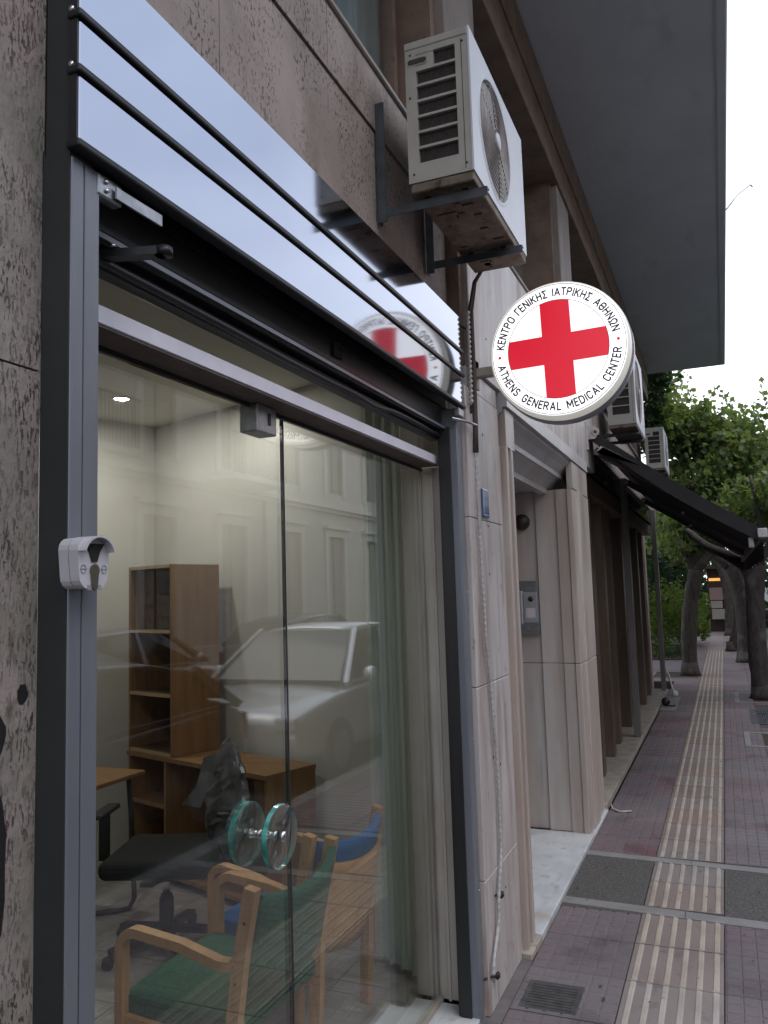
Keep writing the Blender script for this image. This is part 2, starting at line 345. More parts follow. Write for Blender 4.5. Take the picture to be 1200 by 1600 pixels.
for y in (4.74, 5.14): child('tactile_tile', TAC, (-.51, y-.01, .0), pave)
# bands crossing the pavement, aggregate panels between them
def skew(x, y): return y-.055*(x+.93)
for y0, y1 in ((4.64, 4.735), (5.50, 5.585)):
    for xa, xb in ((-.93, -.30), (-.296, .36), (.364, .96)):
        b = MB(); b.hexa([(xa, skew(xa, y0), -.012), (xb, skew(xb, y0), -.012), (xb, skew(xb, y1), -.012), (xa, skew(xa, y1), -.012), (xa, skew(xa, y0), .0062), (xb, skew(xb, y0), .0062), (xb, skew(xb, y1), .0062), (xa, skew(xa, y1), .0062)])
        b.build('band_stone', BAND, pave)
for xa, xb in ((-.93, -.513), (-.107, .96)):
    b = MB(); b.box(xa, xb, 4.6, 5.56, -.012, .002); b.build('aggregate_panel', AGG, pave)
# far paving as one ruled sheet
f = MB()
y = 15.2
while y < 34:
    for x0, x1 in ((-.93, -.513), (-.108, .287), (.293, .687), (.693, .955)): f.box(x0, x1, y+.003, y+.397, -.012, .001)
    y += .4
for xx in range(1, 12):
    yy = 15.75
    while yy < 24: f.box(-.93-xx*.4+.003, -.93-(xx-1)*.4-.003, yy+.003, yy+.397, -.0125, .0008); yy += .4
f.build('far_paving_tiles', TILE, pave, kind='stuff')
f = MB(); y = 15.2
while y < 23:
    f.mi = 0; f.box(-.508, -.112, y+.003, y+.397, -.012, .0008)
    f.mi = 1
    for i in range(6): cx = -.51+.4*(i+.5)/6; f.box(cx-.010, cx+.010, y+.01, y+.39, .0008, .0055)
    y += .4
while y < 34: f.mi = 0; f.box(-.508, -.112, y+.003, y+.397, -.012, .0008); y += .4
f.build('far_tactile_tiles', [TACB, TACR], pave, kind='stuff')
m = MB(); m.box(-1.06, -.931, -2, 3.905, -.012, -.002); m.build('edge_cement', AGG2, pave)
# drain cover, grates, tree pits
m = MB(); m.bbox(-.90, -.66, 3.46, 3.71, -.012, .004, .003, 1); dc = m.build('drain_cover', mat('cast_iron', (.06, .058, .06), .6, .3, c2=(.10, .095, .095), scale=20, bump=.4)); tag(dc, 'small square grey drain cover in the red tiles near the shop corner', 'drain cover')
m = MB()
for i in range(9): m.box(-.875, -.685, 3.485+i*.023, 3.485+i*.023+.009, .004, .0065)
m.build('cover_rib', MATS['cast_iron'], dc, world=True)
IRONG = mat('grate_iron', (.075, .085, .095), .55, .4, c2=(.13, .14, .15), scale=15)
for gi, (y0, y1) in enumerate(((11.1, 11.9), (12.0, 12.35))):
    t = thing('metal_grate', ['large grey metal floor grate right of the tactile strip', 'narrow grey metal grate just beyond the large one'][gi], 'grate', (.24, y0, 0), group='grates in the pavement')
    m = MB(); m.box(.20, .96, y0, y0+.03, -.012, .004); m.box(.20, .96, y1-.03, y1, -.012, .004); m.box(.20, .23, y0+.03, y1-.03, -.012, .004); m.build('frame', IRONG, t)
    m = MB()
    for i in range(26): m.box(.24+i*.028, .252+i*.028, y0+.03, y1-.03, -.012, .003)
    k = int((y1-y0)/.06)
    for i in range(k): m.box(.23, .96, y0+.05+i*.06, y0+.062+i*.06, -.010, .0035)
    m.build('grate_bars', IRONG, t)
for x0, x1, y0, y1 in ((.16, .96, 9.6, 10.4), (.10, .8, 13.05, 14.15), (-1.35, -.55, 16.3, 17.4)):
    m = MB()
    if x0 > -1: m.box(x0, x1, y0, y1, -.011, -.0095)
    else: m.box(x0, x1, y0, y1, .0015, .004)
    tag(m.build('soil_pit', SOIL), {9.6: 'nearest square of bare soil in the pavement with pale stone edging', 13.05: 'square of soil round the nearest right hand tree trunk', 16.3: 'square of soil at the foot of the left tree'}[y0], 'soil', None)
    m = MB(); a = .06
    m.box(x0-a, x0, y0-a, y1+a, -.011, .006); m.box(x0, x1, y0-a, y0, -.011, .006); m.box(x0, x1, y1, y1+a, -.011, .006)
    m.build('edging_stone', BAND, pave)

m = MB(); rl2 = random.Random(21)
for _ in range(150):
    x, y = rl2.uniform(-.9, .9), 2.8+rl2.uniform(0, 1)**1.6*14; a = rl2.uniform(0, 6.28); q = rl2.uniform(.005, .016); ca, sa = math.cos(a)*q, math.sin(a)*q; z = .0068
    m.quad((x-ca, y-sa, z), (x+sa*.5, y-ca*.5, z+.004), (x+ca, y+sa, z+.001), (x-sa*.5, y+ca*.5, z+.003))
lt = m.build('dry_leaf_litter', mat('dry_leaf', (.06, .045, .035), .8, c2=(.10, .075, .05), scale=9), fix=False); tag(lt, 'scattered small dry leaves and bits on the pavement', 'litter'); lt['kind'] = 'stuff'
# ================================================================== BUILDING
bld = thing('apartment_building', 'stone clad apartment building on the left with travertine band, windows and wide overhanging slab', 'building', (-1.06, 0, 0))
def part(mb, name, mt, parent=None, **k): return mb.build(name, mt, parent or bld, **k)
# left travertine slabs
for z0, z1, y0, y1 in ((0, .95, -2.5, 1.045), (.952, 2.098, -2.5, 1.045), (2.102, 3.52, -2.5, 1.045)):
    m = MB(); m.box(-1.25, -1.062, y0, y1, z0, z1); part(m, 'cladding_slab', TRAVG)
# upper fascia slabs over the shopfront
m = MB(); m.box(-1.25, -1.08, 1.045, 3.4, 2.45, 3.52); part(m, 'backing_wall', MORT)
for y0, y1 in ((1.045, 1.60), (1.603, 3.39)):
    m = MB(); m.box(-1.08, -1.06, y0, y1, 2.5, 3.365); part(m, 'cladding_slab', TRAV)
for y0, y1 in ((1.045, 2.2), (2.203, 3.39)):
    m = MB(); m.box(-1.08, -1.052, y0, y1, 3.371, 3.60); part(m, 'cladding_slab', TRAV)
m = MB(); m.bbox(-1.38, -1.04, -2.5, 3.40, 3.60, 3.625, .005, 1); part(m, 'window_sill', COLS)
# marble between shutter and portal, and up behind the sign
def holes(mb, pts, x):
    for y, z in pts: mb.lathe([(0, .001), (.005, .001), (.006, 0)], (x, y, z), 'x', 8)
for z0, z1 in ((0.0, .52), (.523, 1.30), (1.303, 2.02), (2.023, 2.60)):
    m = MB(); m.bbox(-1.062, -.98, 3.345, 3.90, z0, z1, .003, 1); part(m, 'marble_slab', MARB)
m = MB(); m.bbox(-1.25, -.97, 3.43, 7.2, 2.70, 3.47, .004, 1); part(m, 'marble_slab', MARB)
m = MB(); m.bbox(-1.25, -.985, 3.39, 3.90, 2.603, 2.697, .003, 1); part(m, 'marble_slab', MARB)
m = MB(); m.bbox(-1.25, -1.0, 3.392, 3.43, 2.70, 3.47, .003, 1); part(m, 'brown_return_edge', BROWN)  # side return of the marble in a darker brown
for hh in [(3.60, 2.42), (3.63, 2.0), (3.62, 1.78), (3.60, 1.15), (3.55, .98), (3.66, .93), (3.62, .62), (3.7, 2.9), (4.2, 3.2), (3.66, .40)]: m = MB(); holes(m, [hh], -.979 if hh[1] < 2.65 else -.969); part(m, 'fixing_hole', mat('hole_black', (.01, .01, .01), .9))
m = MB(); m.bbox(-1.38, -1.03, 3.405, 15.2, 3.60, 3.625, .005, 1); part(m, 'window_sill', COLS)
m = MB(); m.box(-1.25, -1.06, 3.40, 15.1, 3.47, 3.60); part(m, 'fascia_stone', TRAV)
m = MB(); m.box(-1.25, -1.03, 7.2, 15.1, 2.95, 3.47); part(m, 'fascia_stone', TRAV)
# portal
m = MB()
for y0, y1, x1 in ((3.905, 3.945, -.985), (3.945, 3.985, -.955), (3.985, 4.03, -.97), (4.03, 4.06, -.95), (4.06, 4.13, -.965)):
    m.bbox(-1.20, x1, y0+.0005, y1, .0, 2.42, .004, 2)
por = part(m, 'portal_left_jamb', MARBP)
m = MB()
for y0, y1, x0, x1 in ((5.905, 5.955, -1.40, -1.235), (5.885, 5.95, -1.234, -1.08), (5.872, 5.95, -1.0795, -1.0)):
    m.bbox(x0, x1, y0, y1, .03, 1.18, .004, 2); m.bbox(x0, x1, y0+.001, y1, 1.183, 2.42, .004, 2)
for y0, y1, x1 in ((5.86, 6.05, -.955), (6.051, 6.30, -.945), (6.301, 6.60, -.955)):
    m.bbox(-.998, x1, y0, y1, .0, 1.18, .006, 2); m.bbox(-.998, x1, y0+.001, y1, 1.183, 2.42, .006, 2)
m.box(-1.25, -1.0, 5.955, 6.60, 0, 2.42)
part(m, 'portal_right_jamb', MARBP)
m = MB()
prof = [(-1.42, 2.42), (-1.20, 2.42), (-1.20, 2.395), (-1.14, 2.395), (-1.14, 2.43), (-1.10, 2.47), (-1.06, 2.50), (-1.04, 2.50), (-1.04, 2.53), (-1.0, 2.575), (-.965, 2.60), (-.965, 2.62), (-.94, 2.62), (-.94, 2.70), (-1.42, 2.70)]
m.prism(prof, 'y', 3.94, 6.55); part(m, 'portal_lintel', MARBL)
m = MB(); m.prism([(-.99, 2.42), (-.95, 2.42), (-.95, 2.615), (-.99, 2.615)], 'y', 5.86, 6.55); part(m, 'lintel_block', MARBP)
m = MB(); m.box(-1.2, -.955, 3.95, 4.13, 2.42, 2.615); part(m, 'lintel_block', MARBP)
m = MB(); m.box(-1.75, -1.42, 4.2, 6.2, 2.40, 2.7); part(m, 'porch_ceiling', WALLI)
m = MB(); m.box(-1.7, -1.405, 5.91, 6.0, .03, 2.42); part(m, 'porch_wall', MARBP); m = MB(); m.box(-1.36, -1.20, 4.06, 4.12, .03, 2.42); part(m, 'porch_wall', MARBP)
m = MB(); m.box(-1.70, -1.64, 4.16, 5.91, .03, 2.40); dr = part(m, 'entrance_door', mat('dark_door', (.05, .035, .025), .5))
m = MB(); m.box(-1.64, -1.60, 4.9, 4.94, .9, 1.3); m.build('door_handle', GALV, dr)
m = MB(); m.bbox(-1.70, -.932, 4.135, 5.88, -.012, .03, .004, 1); part(m, 'marble_step', STEP)
for i, (x0, x1, y0, y1) in enumerate(((-1.1, -.935, 3.91, 4.01), (-1.1, -.932, 4.013, 4.132), (-1.2, -.932, 5.883, 6.62))):
    m = MB(); m.bbox(x0, x1, y0, y1, -.012, .022+.003*i if i < 2 else .012, .003, 1); part(m, 'step_stone', CREAM if i < 2 else STEP)
# shop 2 plinth and posts
m = MB(); m.bbox(-1.9, -.945, 6.62, 14.2, -.012, .045, .004, 1); part(m, 'shop_plinth', CREAM)
m = MB(); m.box(-1.42, -1.38, 6.6, 14.2, .045, 2.95); part(m, 'shop_glass', SHOPG)
for yy, x1 in ((6.78, -1.03), (7.55, -1.08), (8.45, -1.10), (9.15, -1.12), (10.3, -1.12), (11.3, -1.14), (12.25, -1.12), (13.3, -1.14)):
    m = MB(); m.bbox(-1.378, x1, yy, yy+.16, .045, 2.55, .004, 1); part(m, 'dark_post', SHOPD)
for yy in (9.62, 13.95):
    m = MB(); m.bbox(-1.03, -.96, yy, yy+.12, .045, 2.95, .006, 2); part(m, 'grey_pillar', SHOPL)
m = MB(); m.box(-1.379, -1.05, 6.61, 14.2, 2.55, 2.70); part(m, 'shop_transom', SHOPD)
m = MB(); m.box(-1.378, -1.02, 6.61, 14.2, 2.72, 2.95); part(m, 'shop_fascia', SHOPG)
m = MB(); m.box(-9, -1.43, 14.2, 15.1, -.1, 3.47); m.box(-9, -1.26, 15.1, 15.4, -.1, 5.6); part(m, 'end_wall', TRAV)
# first floor: columns, beam, window bays
for i, yy in enumerate((.40, 3.50, 6.50, 9.60, 12.6)):
    m = MB(); m.bbox(-1.30, -1.052, yy+.005, yy+.55, 3.625, 5.02, .006, 1); part(m, 'column', COLS)
    m = MB(); m.box(-1.40, -1.10, yy-.07, yy, 3.625, 5.02); part(m, 'window_frame', BROWN)
    m = MB()
    y0, y1 = yy+.56, yy+3.0
    k = 60
    for j in range(k):
        a, b = y0+(y1-y0)*j/k, y0+(y1-y0)*(j+1)/k
        m.quad((-1.36+.02*math.sin(a*19)+.01*math.sin(a*47), a, 3.62), (-1.36+.02*math.sin(b*19)+.01*math.sin(b*47), b, 3.62), (-1.36+.02*math.sin(b*19)+.01*math.sin(b*47), b, 5.1), (-1.36+.02*math.sin(a*19)+.01*math.sin(a*47), a, 5.1))
    cu_ = part(m, 'curtain', CURT)
    m = MB(); m.box(-1.295, -1.285, y0+.04, y1-.02, 3.70, 5.00); pane = part(m, 'window_pane', GLASS)
    m = MB()
    for a in (y0, (y0+y1)/2, y1-.05): m.box(-1.31, -1.26, a, a+.05, 3.626, 5.02)
    m.box(-1.31, -1.26, y0+.05, y1-.05, 3.626, 3.68)
    part(m, 'sash', BROWN)
m = MB(); m.bbox(-1.40, -1.03, -2.5, 15.1, 5.02, 5.30, .006, 1); part(m, 'beam', BROWN)
m = MB(); m.bbox(-1.40, -1.015, -2.5, 15.1, 5.302, 5.60, .006, 1); part(m, 'beam', BROWN)
m = MB(); m.box(-9, -1.41, -2.5, 15.1, 3.45, 3.6); m.box(-1.6, -1.42, -2.5, 15.1, 3.6, 5.6); part(m, 'inner_wall', MORT)
m = MB(); m.bbox(-9, .285, -2.5, 15.5, 5.602, 5.80, .01, 1); part(m, 'overhanging_slab', SOFF)
m = MB(); m.box(-9, .10, -2.5, 15.5, 5.80, 6.9); m.box(-9, -1.0, -2.5, 15.5, 6.9, 17); part(m, 'upper_storeys', COLS)
# graffiti marks on the left slab
m = MB()
INK = mat('black_spray', (.008, .008, .010), .7)
def blob(m, y, z, ry, rz, n=16, x=-1.0605, s=1):
    rb = random.Random(int(y*1000+z*77)); v = [m.b.verts.new((x, y+ry*math.cos(2*math.pi*i/n)*rb.uniform(.85, 1.1), z+rz*math.sin(2*math.pi*i/n)*rb.uniform(.85, 1.1))) for i in range(n)]; m._f(v)
blob(m, 1.015, 1.558, .011, .017); blob(m, .965, 1.50, .018, .035); blob(m, .955, 1.30, .035, .13)
part(m, 'graffiti', INK)

# ================================================================== SHOPFRONT
shop = thing('glass_shopfront', 'frameless glass shop entrance with lilac metal header and beige jamb', 'shopfront', (-1.19, 2.1, 0))
m = MB(); m.bbox(-1.19, -1.10, 1.12, 3.31, 2.250, 2.288, .002, 1); hd = part(m, 'header', LILAC, shop)
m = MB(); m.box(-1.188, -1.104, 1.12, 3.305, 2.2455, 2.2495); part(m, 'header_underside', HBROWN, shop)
m = MB(); m.box(-1.205, -1.19, 1.12, 3.35, 2.235, 2.247); part(m, 'glass_channel', BLACKP, shop)
m = MB(); m.bbox(-1.202, -1.190, 2.122, 3.365, .045, 2.233, .001, 1); part(m, 'door_leaf', GLASS, shop)
m = MB(); m.bbox(-1.202, -1.190, .95, 2.112, .045, 2.233, .001, 1); lf = part(m, 'door_leaf', GLASS, shop)
m = MB(); m.box(-1.2005, -1.1915, 2.1125, 2.1215, .05, 2.232); part(m, 'door_seal', BLACKP, shop)
m = MB(); m.box(-1.200, -1.192, .95, 3.38, 2.286, 2.50); part(m, 'transom_pane', GLASS, shop)
m = MB(); m.bbox(-1.225, -1.165, 1.93, 2.035, 2.165, 2.245, .004, 2); pf = part(m, 'patch_fitting', GALV, shop)
m = MB(); m.bbox(-1.165, -1.163, 1.985, 2.0, 2.19, 2.225, .0005, 1); part(m, 'keyhole_plate', BLACKP, pf)
m = MB(); m.bbox(-1.20, -1.07, 3.366, 3.40, .03, 2.25, .004, 2); m.bbox(-1.30, -1.21, 3.366, 3.40, .03, 2.9, .004, 1); m.bbox(-1.158, -1.146, 3.352, 3.366, .03, 2.25, .002, 1); part(m, 'jamb', JAMB, shop)
m = MB(); m.bbox(-1.30, -1.0, 1.0, 3.345, -.01, .028, .003, 1); part(m, 'threshold', STEP, shop)
m = MB(); m.box(-1.215, -1.18, 1.0, 3.36, .028, .044); part(m, 'floor_rail', CREAM, shop)
# pull handle: a glass disc on each side of the leaf
DISC = glass_mat('disc_glass', (.93, .985, .97), 0, 1.8)
EDGE = mat('cyan_glass_edge', (.08, .50, .45), .12, 0, c2=(.02, .16, .15), scale=30, spec=.8)
for x0, s in ((-1.145, 1), (-1.247, -1)):
    m = MB(); cy, cz, r_ = 1.978, 1.065, .083
    m.lathe([(0, -.0095), (r_-.003, -.0095), (r_, -.0065)], (x0, cy, cz), 'x', 40); m.lathe([(r_, .0065), (r_-.003, .0095), (0, .0095)], (x0, cy, cz), 'x', 40)
    m.mi = 1; m.lathe([(r_, -.0065), (r_, .0065)], (x0, cy, cz), 'x', 40)
    d = part(m, 'pull_disc', [DISC, EDGE], shop)
m = MB()
for x0, x1 in ((-1.2375, -1.202), (-1.19, -1.1545)): m.lathe([(0, 0), (.013, 0), (.013, .006), (.009, .010), (.009, x1-x0-.008), (.013, x1-x0-.004), (.013, x1-x0), (0, x1-x0)], (x0, cy, cz), 'x', 20)
m.lathe([(0, 0), (.014, 0), (.014, .006), (0, .008)], (-1.1355, cy, cz), 'x', 20)
part(m, 'standoff', SCREW, shop)

# ================================================================== ROLLER SHUTTER
sh = thing('roller_shutter', 'rolled up shutter with three mirror steel box panels and grey guide posts', 'shutter', (-1.0, 2.2, 0))
for z0, z1 in ((2.502, 2.622), (2.640, 2.726), (2.744, 2.888)):
    m = MB(); m.bbox(-1.0, -.980, 1.045, 3.305, z0, z1, .002, 1); part(m, 'box_panel', STEEL, sh)
    m = MB(); m.box(-1.0, -.982, 1.0405, 1.0445, z0, z1); part(m, 'box_end_cap', BLACKP, sh)
for zc in (2.735, 2.631, 2.494):
    m = MB(); m.bbox(-1.003, -.972, 1.036, 3.33, zc-.0075, zc+.0075, .004, 2); part(m, 'trim_bar', DARKM, sh)
m = MB(); m.box(-1.058, -1.056, 1.046, 3.304, 2.49, 2.885); part(m, 'box_back', BLACKP, sh)
m = MB(); m.lathe([(0, 0), (.005, 0), (.006, .003), (0, .005)], (-.992, 1.035, 2.7445), 'y', 10); part(m, 'end_screw', SCREW, sh); m = MB(); m.lathe([(0, 0), (.005, 0), (.006, .003), (0, .005)], (-.992, 1.035, 2.6405), 'y', 10); part(m, 'end_screw', SCREW, sh)
# left guide post
m = MB(); m.box(-1.062, -1.001, 1.046, 1.10, 0, 2.95); part(m, 'side_channel', POSTD, sh)
m = MB(); m.bbox(-1.03, -.998, 1.0485, 1.078, 0, 2.48, .003, 2); m.bbox(-1.03, -.999, 1.0805, 1.118, 0, 2.48, .003, 2); gp = part(m, 'guide_post', ALU, sh)
m = MB(); m.box(-1.08, -1.031, 1.10, 1.118, 0, 2.5); part(m, 'guide_groove', BLACKP, sh)
# right guide post
m = MB(); m.bbox(-1.072, -.998, 3.262, 3.33, 0, 2.48, .004, 2); part(m, 'guide_post', ALU, sh)
m = MB(); m.box(-1.073, -1.03, 3.252, 3.262, .01, 2.4); m.box(-1.085, -1.073, 3.262, 3.33, .01, 2.4); part(m, 'guide_groove', BLACKP, sh)
m = MB()
for z in (.5, 1.1, 1.7, 2.1): m.lathe([(0, 0), (.004, 0), (.003, .003), (0, .004)], (-.998, 3.31, z), 'x', 8)
part(m, 'post_screw', SCREW, sh)
# rolled curtain and bottom rail
m = MB()
m.box(-1.075, -1.062, 1.12, 3.25, 2.40, 2.49)
m.bbox(-1.10, -1.055, 1.12, 3.25, 2.385, 2.415, .006, 2); rail = part(m, 'bottom_rail', DARKM, sh)
m = MB(); m.box(-1.054, -1.046, 1.12, 3.25, 2.392, 2.402); part(m, 'rail_lip', ALU, sh)
m = MB(); m.bbox(-1.12, -1.082, 1.12, 3.27, 2.348, 2.384, .008, 2); part(m, 'shutter_slat', BLACKP, sh)
m = MB(); pts = []
for i in range(60):
    y = 1.12+i*2.15/59; pts.append((-1.075+.004*math.sin(y*5), y, 2.362-.012*math.exp(-((y-2.55)/.12)**2)+.006*math.sin(y*2.6)))
m.tube(pts, .010, 6); part(m, 'rubber_seal', BLACKP, sh)
m = MB(); m.bbox(-1.06, -1.054, 2.20, 2.26, 2.435, 2.485, .001, 1); part(m, 'slot_cover', mat('hole_black', (.01, .01, .01), .9), sh)
m = MB(); m.bbox(-1.02, -.996, 1.110, 1.175, 2.438, 2.480, .004, 2); pl_ = part(m, 'guide_bracket', GALV, sh)
m = MB(); m.ribbon([(-.99, 1.15, 2.455), (-.985, 1.20, 2.452), (-.98, 1.27, 2.450)], .022, .004, (0, 0, 1)); m.build('bracket_arm', GALV, pl_)
m = MB()
for y, z in ((1.130, 2.468), (1.132, 2.452)): m.lathe([(0, 0), (.005, 0), (.004, .004), (0, .005)], (-.9955, y, z), 'x', 10)
m.build('bracket_screw', SCREW, pl_)
m = MB(); m.bar((-1.10, 1.20, 2.372), (-.955, 1.245, 2.372), .028, .016); m.lathe([(0, 0), (.017, 0), (.017, .016), (0, .016)], (-.955, 1.245, 2.364), 'z', 20); st = part(m, 'stop_arm', DARKM, sh)
m = MB(); m.lathe([(0, 0), (.006, 0), (.005, .006), (0, .007)], (-1.04, 1.20, 2.381), 'z', 12); m.build('stop_bolt', SCREW, st)
m = MB(); m.tube([(-1.0, 3.20, 2.425), (-.96, 3.33, 2.425), (-.95, 3.40, 2.425)], .006, 6); m.bbox(-1.0, -.975, 3.23, 3.30, 2.44, 2.475, .004, 1); part(m, 'latch_end', GALV, sh)
# key switch
ks = thing('key_switch', 'white plastic key switch box with lock cylinder on the left grey post', 'key switch', (-.998, 1.06, 1.72))
KSW = mat('white_plastic', (.52, .51, .55), .4, c2=(.46, .45, .49), scale=8)
def rbox(x0, x1, yc, zc, w, h, r):
    P = []
    for cx, cz, a in ((w/2-r, h/2-r, 0), (-w/2+r, h/2-r, 90), (-w/2+r*1.2, -h/2+r*1.2, 180), (w/2-r*1.2, -h/2+r*1.2, 270)):
        for k in range(5): an = R(a+k*22.5); P.append((yc+cx+r*math.cos(an), zc+cz+r*math.sin(an)))
    return P
m = MB(); m.prism(rbox(0, 0, 1.060, 1.765, .072, .088, .020), 'x', -.997, -.977); part(m, 'back_case', KSW, ks)
m = MB(); m.prism(rbox(0, 0, 1.060, 1.765, .074, .090, .022), 'x', -.975, -.956); part(m, 'front_cover', KSW, ks)
m = MB(); P = arc(0, 0, 1, 15, 165, 14)
m.ribbon([(-.950, 1.060+.0355*p[0], 1.765+.012+.033*p[1]) for p in P], .018, .003, (1, 0, 0)); part(m, 'hood', KSW, ks)
m = MB(); m.prism([(1.060+a, 1.765+b) for a, b in ((-.022, .034), (.022, .034), (.012, .020), (.006, .004), (-.006, .004), (-.012, .020))], 'x', -.9559, -.9535); part(m, 'finger_recess', mat('hole_black', (.01, .01, .01), .9), ks)
m = MB(); m.prism([(1.060+a, 1.755+b) for a, b in [(.010*math.cos(R(t)), .010*math.sin(R(t))) for t in range(-40, 221, 20)]+[(-.006, -.028), (0, -.033), (.006, -.028)]], 'x', -.9559, -.952); part(m, 'lock_cylinder', mat('dull_brass', (.22, .19, .15), .35, .9), ks)
m = MB()
for s in (-1, 1):
    for a in range(8):
        t0, t1 = R(a*45), R(a*45+45); cy0 = 1.060+s*.024
        m.bar((-.9555, cy0+.006*math.cos(t0), 1.757+.007*math.sin(t0)), (-.9555, cy0+.006*math.cos(t1), 1.757+.007*math.sin(t1)), .001, .0015)
    m.bar((-.9555, 1.060+s*.030, 1.757), (-.9555, 1.060+s*.016, 1.757), .001, .0015)
m.bar((-.9555, 1.045, 1.727), (-.9555, 1.077, 1.727), .001, .008); part(m, 'printed_marks', mat('print_grey', (.28, .28, .32), .6), ks)

# ================================================================== SIGN
SX, SY, SZ, SR = -.582, 3.40, 2.715, .290
sg = thing('round_clinic_sign', 'round illuminated white sign with red cross and Greek and English lettering', 'sign', (SX, SY, SZ))
WGLOW = mat('sign_acrylic', (.85, .85, .85), .25, emit=((1, .985, .97), .62))
RIMG = mat('sign_rim_glow', (.72, .71, .66), .3, emit=((1, .96, .86), .16))
REDG = mat('sign_red', (.50, .008, .025), .3, emit=((.75, .009, .03), .36))
NAVY = mat('sign_navy', (.010, .010, .045), .5)
m = MB(); m.lathe([(0, -.0), (SR-.012, 0), (SR-.004, .003)], (SX, SY, SZ), 'y', 96); m.build('face', WGLOW, sg)
m = MB(); m.lathe([(SR-.004, .003), (SR+.004, .012), (SR+.007, .03), (SR+.007, .065)], (SX, SY, SZ), 'y', 96); m.build('lit_rim', RIMG, sg)
m = MB(); m.lathe([(SR+.007, .065), (SR+.012, .067), (SR+.012, .135), (SR+.004, .142), (0, .142)], (SX, SY, SZ), 'y', 96); m.build('back_drum', mat('sign_drum', (.34, .34, .38), .35, .5), sg)
# cross clipped by the inner circle
rc, hw = .212, .062
def cross():
    P = []
    for k in range(4):
        a0 = math.asin(hw/rc)
        ang = k*math.pi/2
        pts = [(rc*math.cos(t), rc*math.sin(t)) for t in [(-a0)+2*a0*i/8 for i in range(9)]]+[(hw, hw)]
        for px, py in pts: P.append((px*math.cos(ang)-py*math.sin(ang), px*math.sin(ang)+py*math.cos(ang)))
    return P
TILT = R(1.5)
def rot2(p): return (SX+p[0]*math.cos(TILT)-p[1]*math.sin(TILT), SZ+p[0]*math.sin(TILT)+p[1]*math.cos(TILT))
m = MB(); m.prism([rot2(p) for p in cross()], 'y', SY-.0022, SY-.0002); m.build('red_cross', REDG, sg)
m = MB()
def ring(m, r, wd, y0): m.lathe([(r-wd, 0), (r+wd, 0), (r+wd, .0014), (r-wd, .0014), (r-wd, 0)], (SX, y0, SZ), 'y', 120, smooth=False)
ring(m, .281, .0012, SY-.0016); m.build('outer_line', NAVY, sg)
m = MB(); ring(m, rc+.001, .0011, SY-.0016); m.build('inner_line', mat('sign_red_line', (.35, .05, .06), .5), sg)
m = MB()
for a in (0, 180): p = rot2((.250*math.cos(R(a)), .250*math.sin(R(a)))); m.lathe([(0, -.002), (.0065, -.002), (.0065, 0)], (p[0], SY-.0003, p[1]), 'y', 14)
m.build('red_dot', REDG, sg)
def ell(cx, cy, rx, ry, a0, a1, n=10): return [(cx+rx*math.cos(R(a0+(a1-a0)*i/n)), cy+ry*math.sin(R(a0+(a1-a0)*i/n))) for i in range(n+1)]
RB = [(0, 1), (.3, 1)]+ell(.3, .75, .22, .25, 90, -90)+[(0, .5)]
GL = {'A': (.62, [[(0, 0), (.31, 1), (.62, 0)], [(.10, .32), (.52, .32)]]), 'T': (.56, [[(0, 1), (.56, 1)], [(.28, 1), (.28, 0)]]), 'H': (.54, [[(0, 0), (0, 1)], [(.54, 0), (.54, 1)], [(0, .52), (.54, .52)]]),
 'E': (.44, [[(.44, 1), (0, 1), (0, 0), (.44, 0)], [(0, .52), (.38, .52)]]), 'N': (.56, [[(0, 0), (0, 1), (.56, 0), (.56, 1)]]), 'S': (.50, [ell(.25, .76, .24, .24, 20, 180, 8)+[(.10, .56), (.38, .46)]+ell(.25, .25, .25, .25, 20, -160, 9)]),
 'G': (.56, [ell(.29, .70, .27, .30, 20, 180, 9)+ell(.29, .30, .27, .30, 180, 360, 9)+[(.56, .48), (.30, .48)]]), 'R': (.54, [[(0, 0)]+RB, [(.28, .5), (.54, 0)]]), 'L': (.42, [[(0, 1), (0, 0), (.42, 0)]]),
 'M': (.70, [[(0, 0), (0, 1), (.35, .30), (.70, 1), (.70, 0)]]), 'D': (.56, [[(0, 0), (0, 1), (.22, 1)]+ell(.22, .66, .34, .34, 90, 0, 6)+ell(.22, .34, .34, .34, 0, -90, 6)+[(0, 0)]]), 'I': (.02, [[(.01, 0), (.01, 1)]]),
 'C': (.54, [ell(.29, .70, .27, .30, 20, 180, 9)+ell(.29, .30, .27, .30, 180, 340, 9)]), 'K': (.54, [[(0, 0), (0, 1)], [(.52, 1), (.02, .45)], [(.16, .60), (.54, 0)]]), 'P': (.54, [[(0, 0)]+RB]),
 'O': (.58, [ell(.29, .70, .29, .30, 0, 180, 9)+ell(.29, .30, .29, .30, 180, 360, 9)+[(.58, .70)]]), 'F': (.42, [[(0, 0), (0, 1), (.42, 1)]]), 'Z': (.50, [[(.50, 1), (0, 1), (.28, .5), (0, 0), (.50, 0)]]),
 'Q': (.58, [ell(.29, .70, .29, .30, 0, 180, 9)+ell(.29, .30, .29, .30, 180, 360, 9)+[(.58, .70)], [(.14, .5), (.44, .5)]]), 'W': (.64, [[(0, 0), (.20, 0), (.20, .10)]+ell(.32, .62, .31, .38, 235, -55, 14)+[(.44, .10), (.44, 0), (.64, 0)]])}
GREEK = dict(zip('ΚΕΝΤΡΟΓΙΗΣΑΘΩ', 'KENTPOFIHZAQW'))
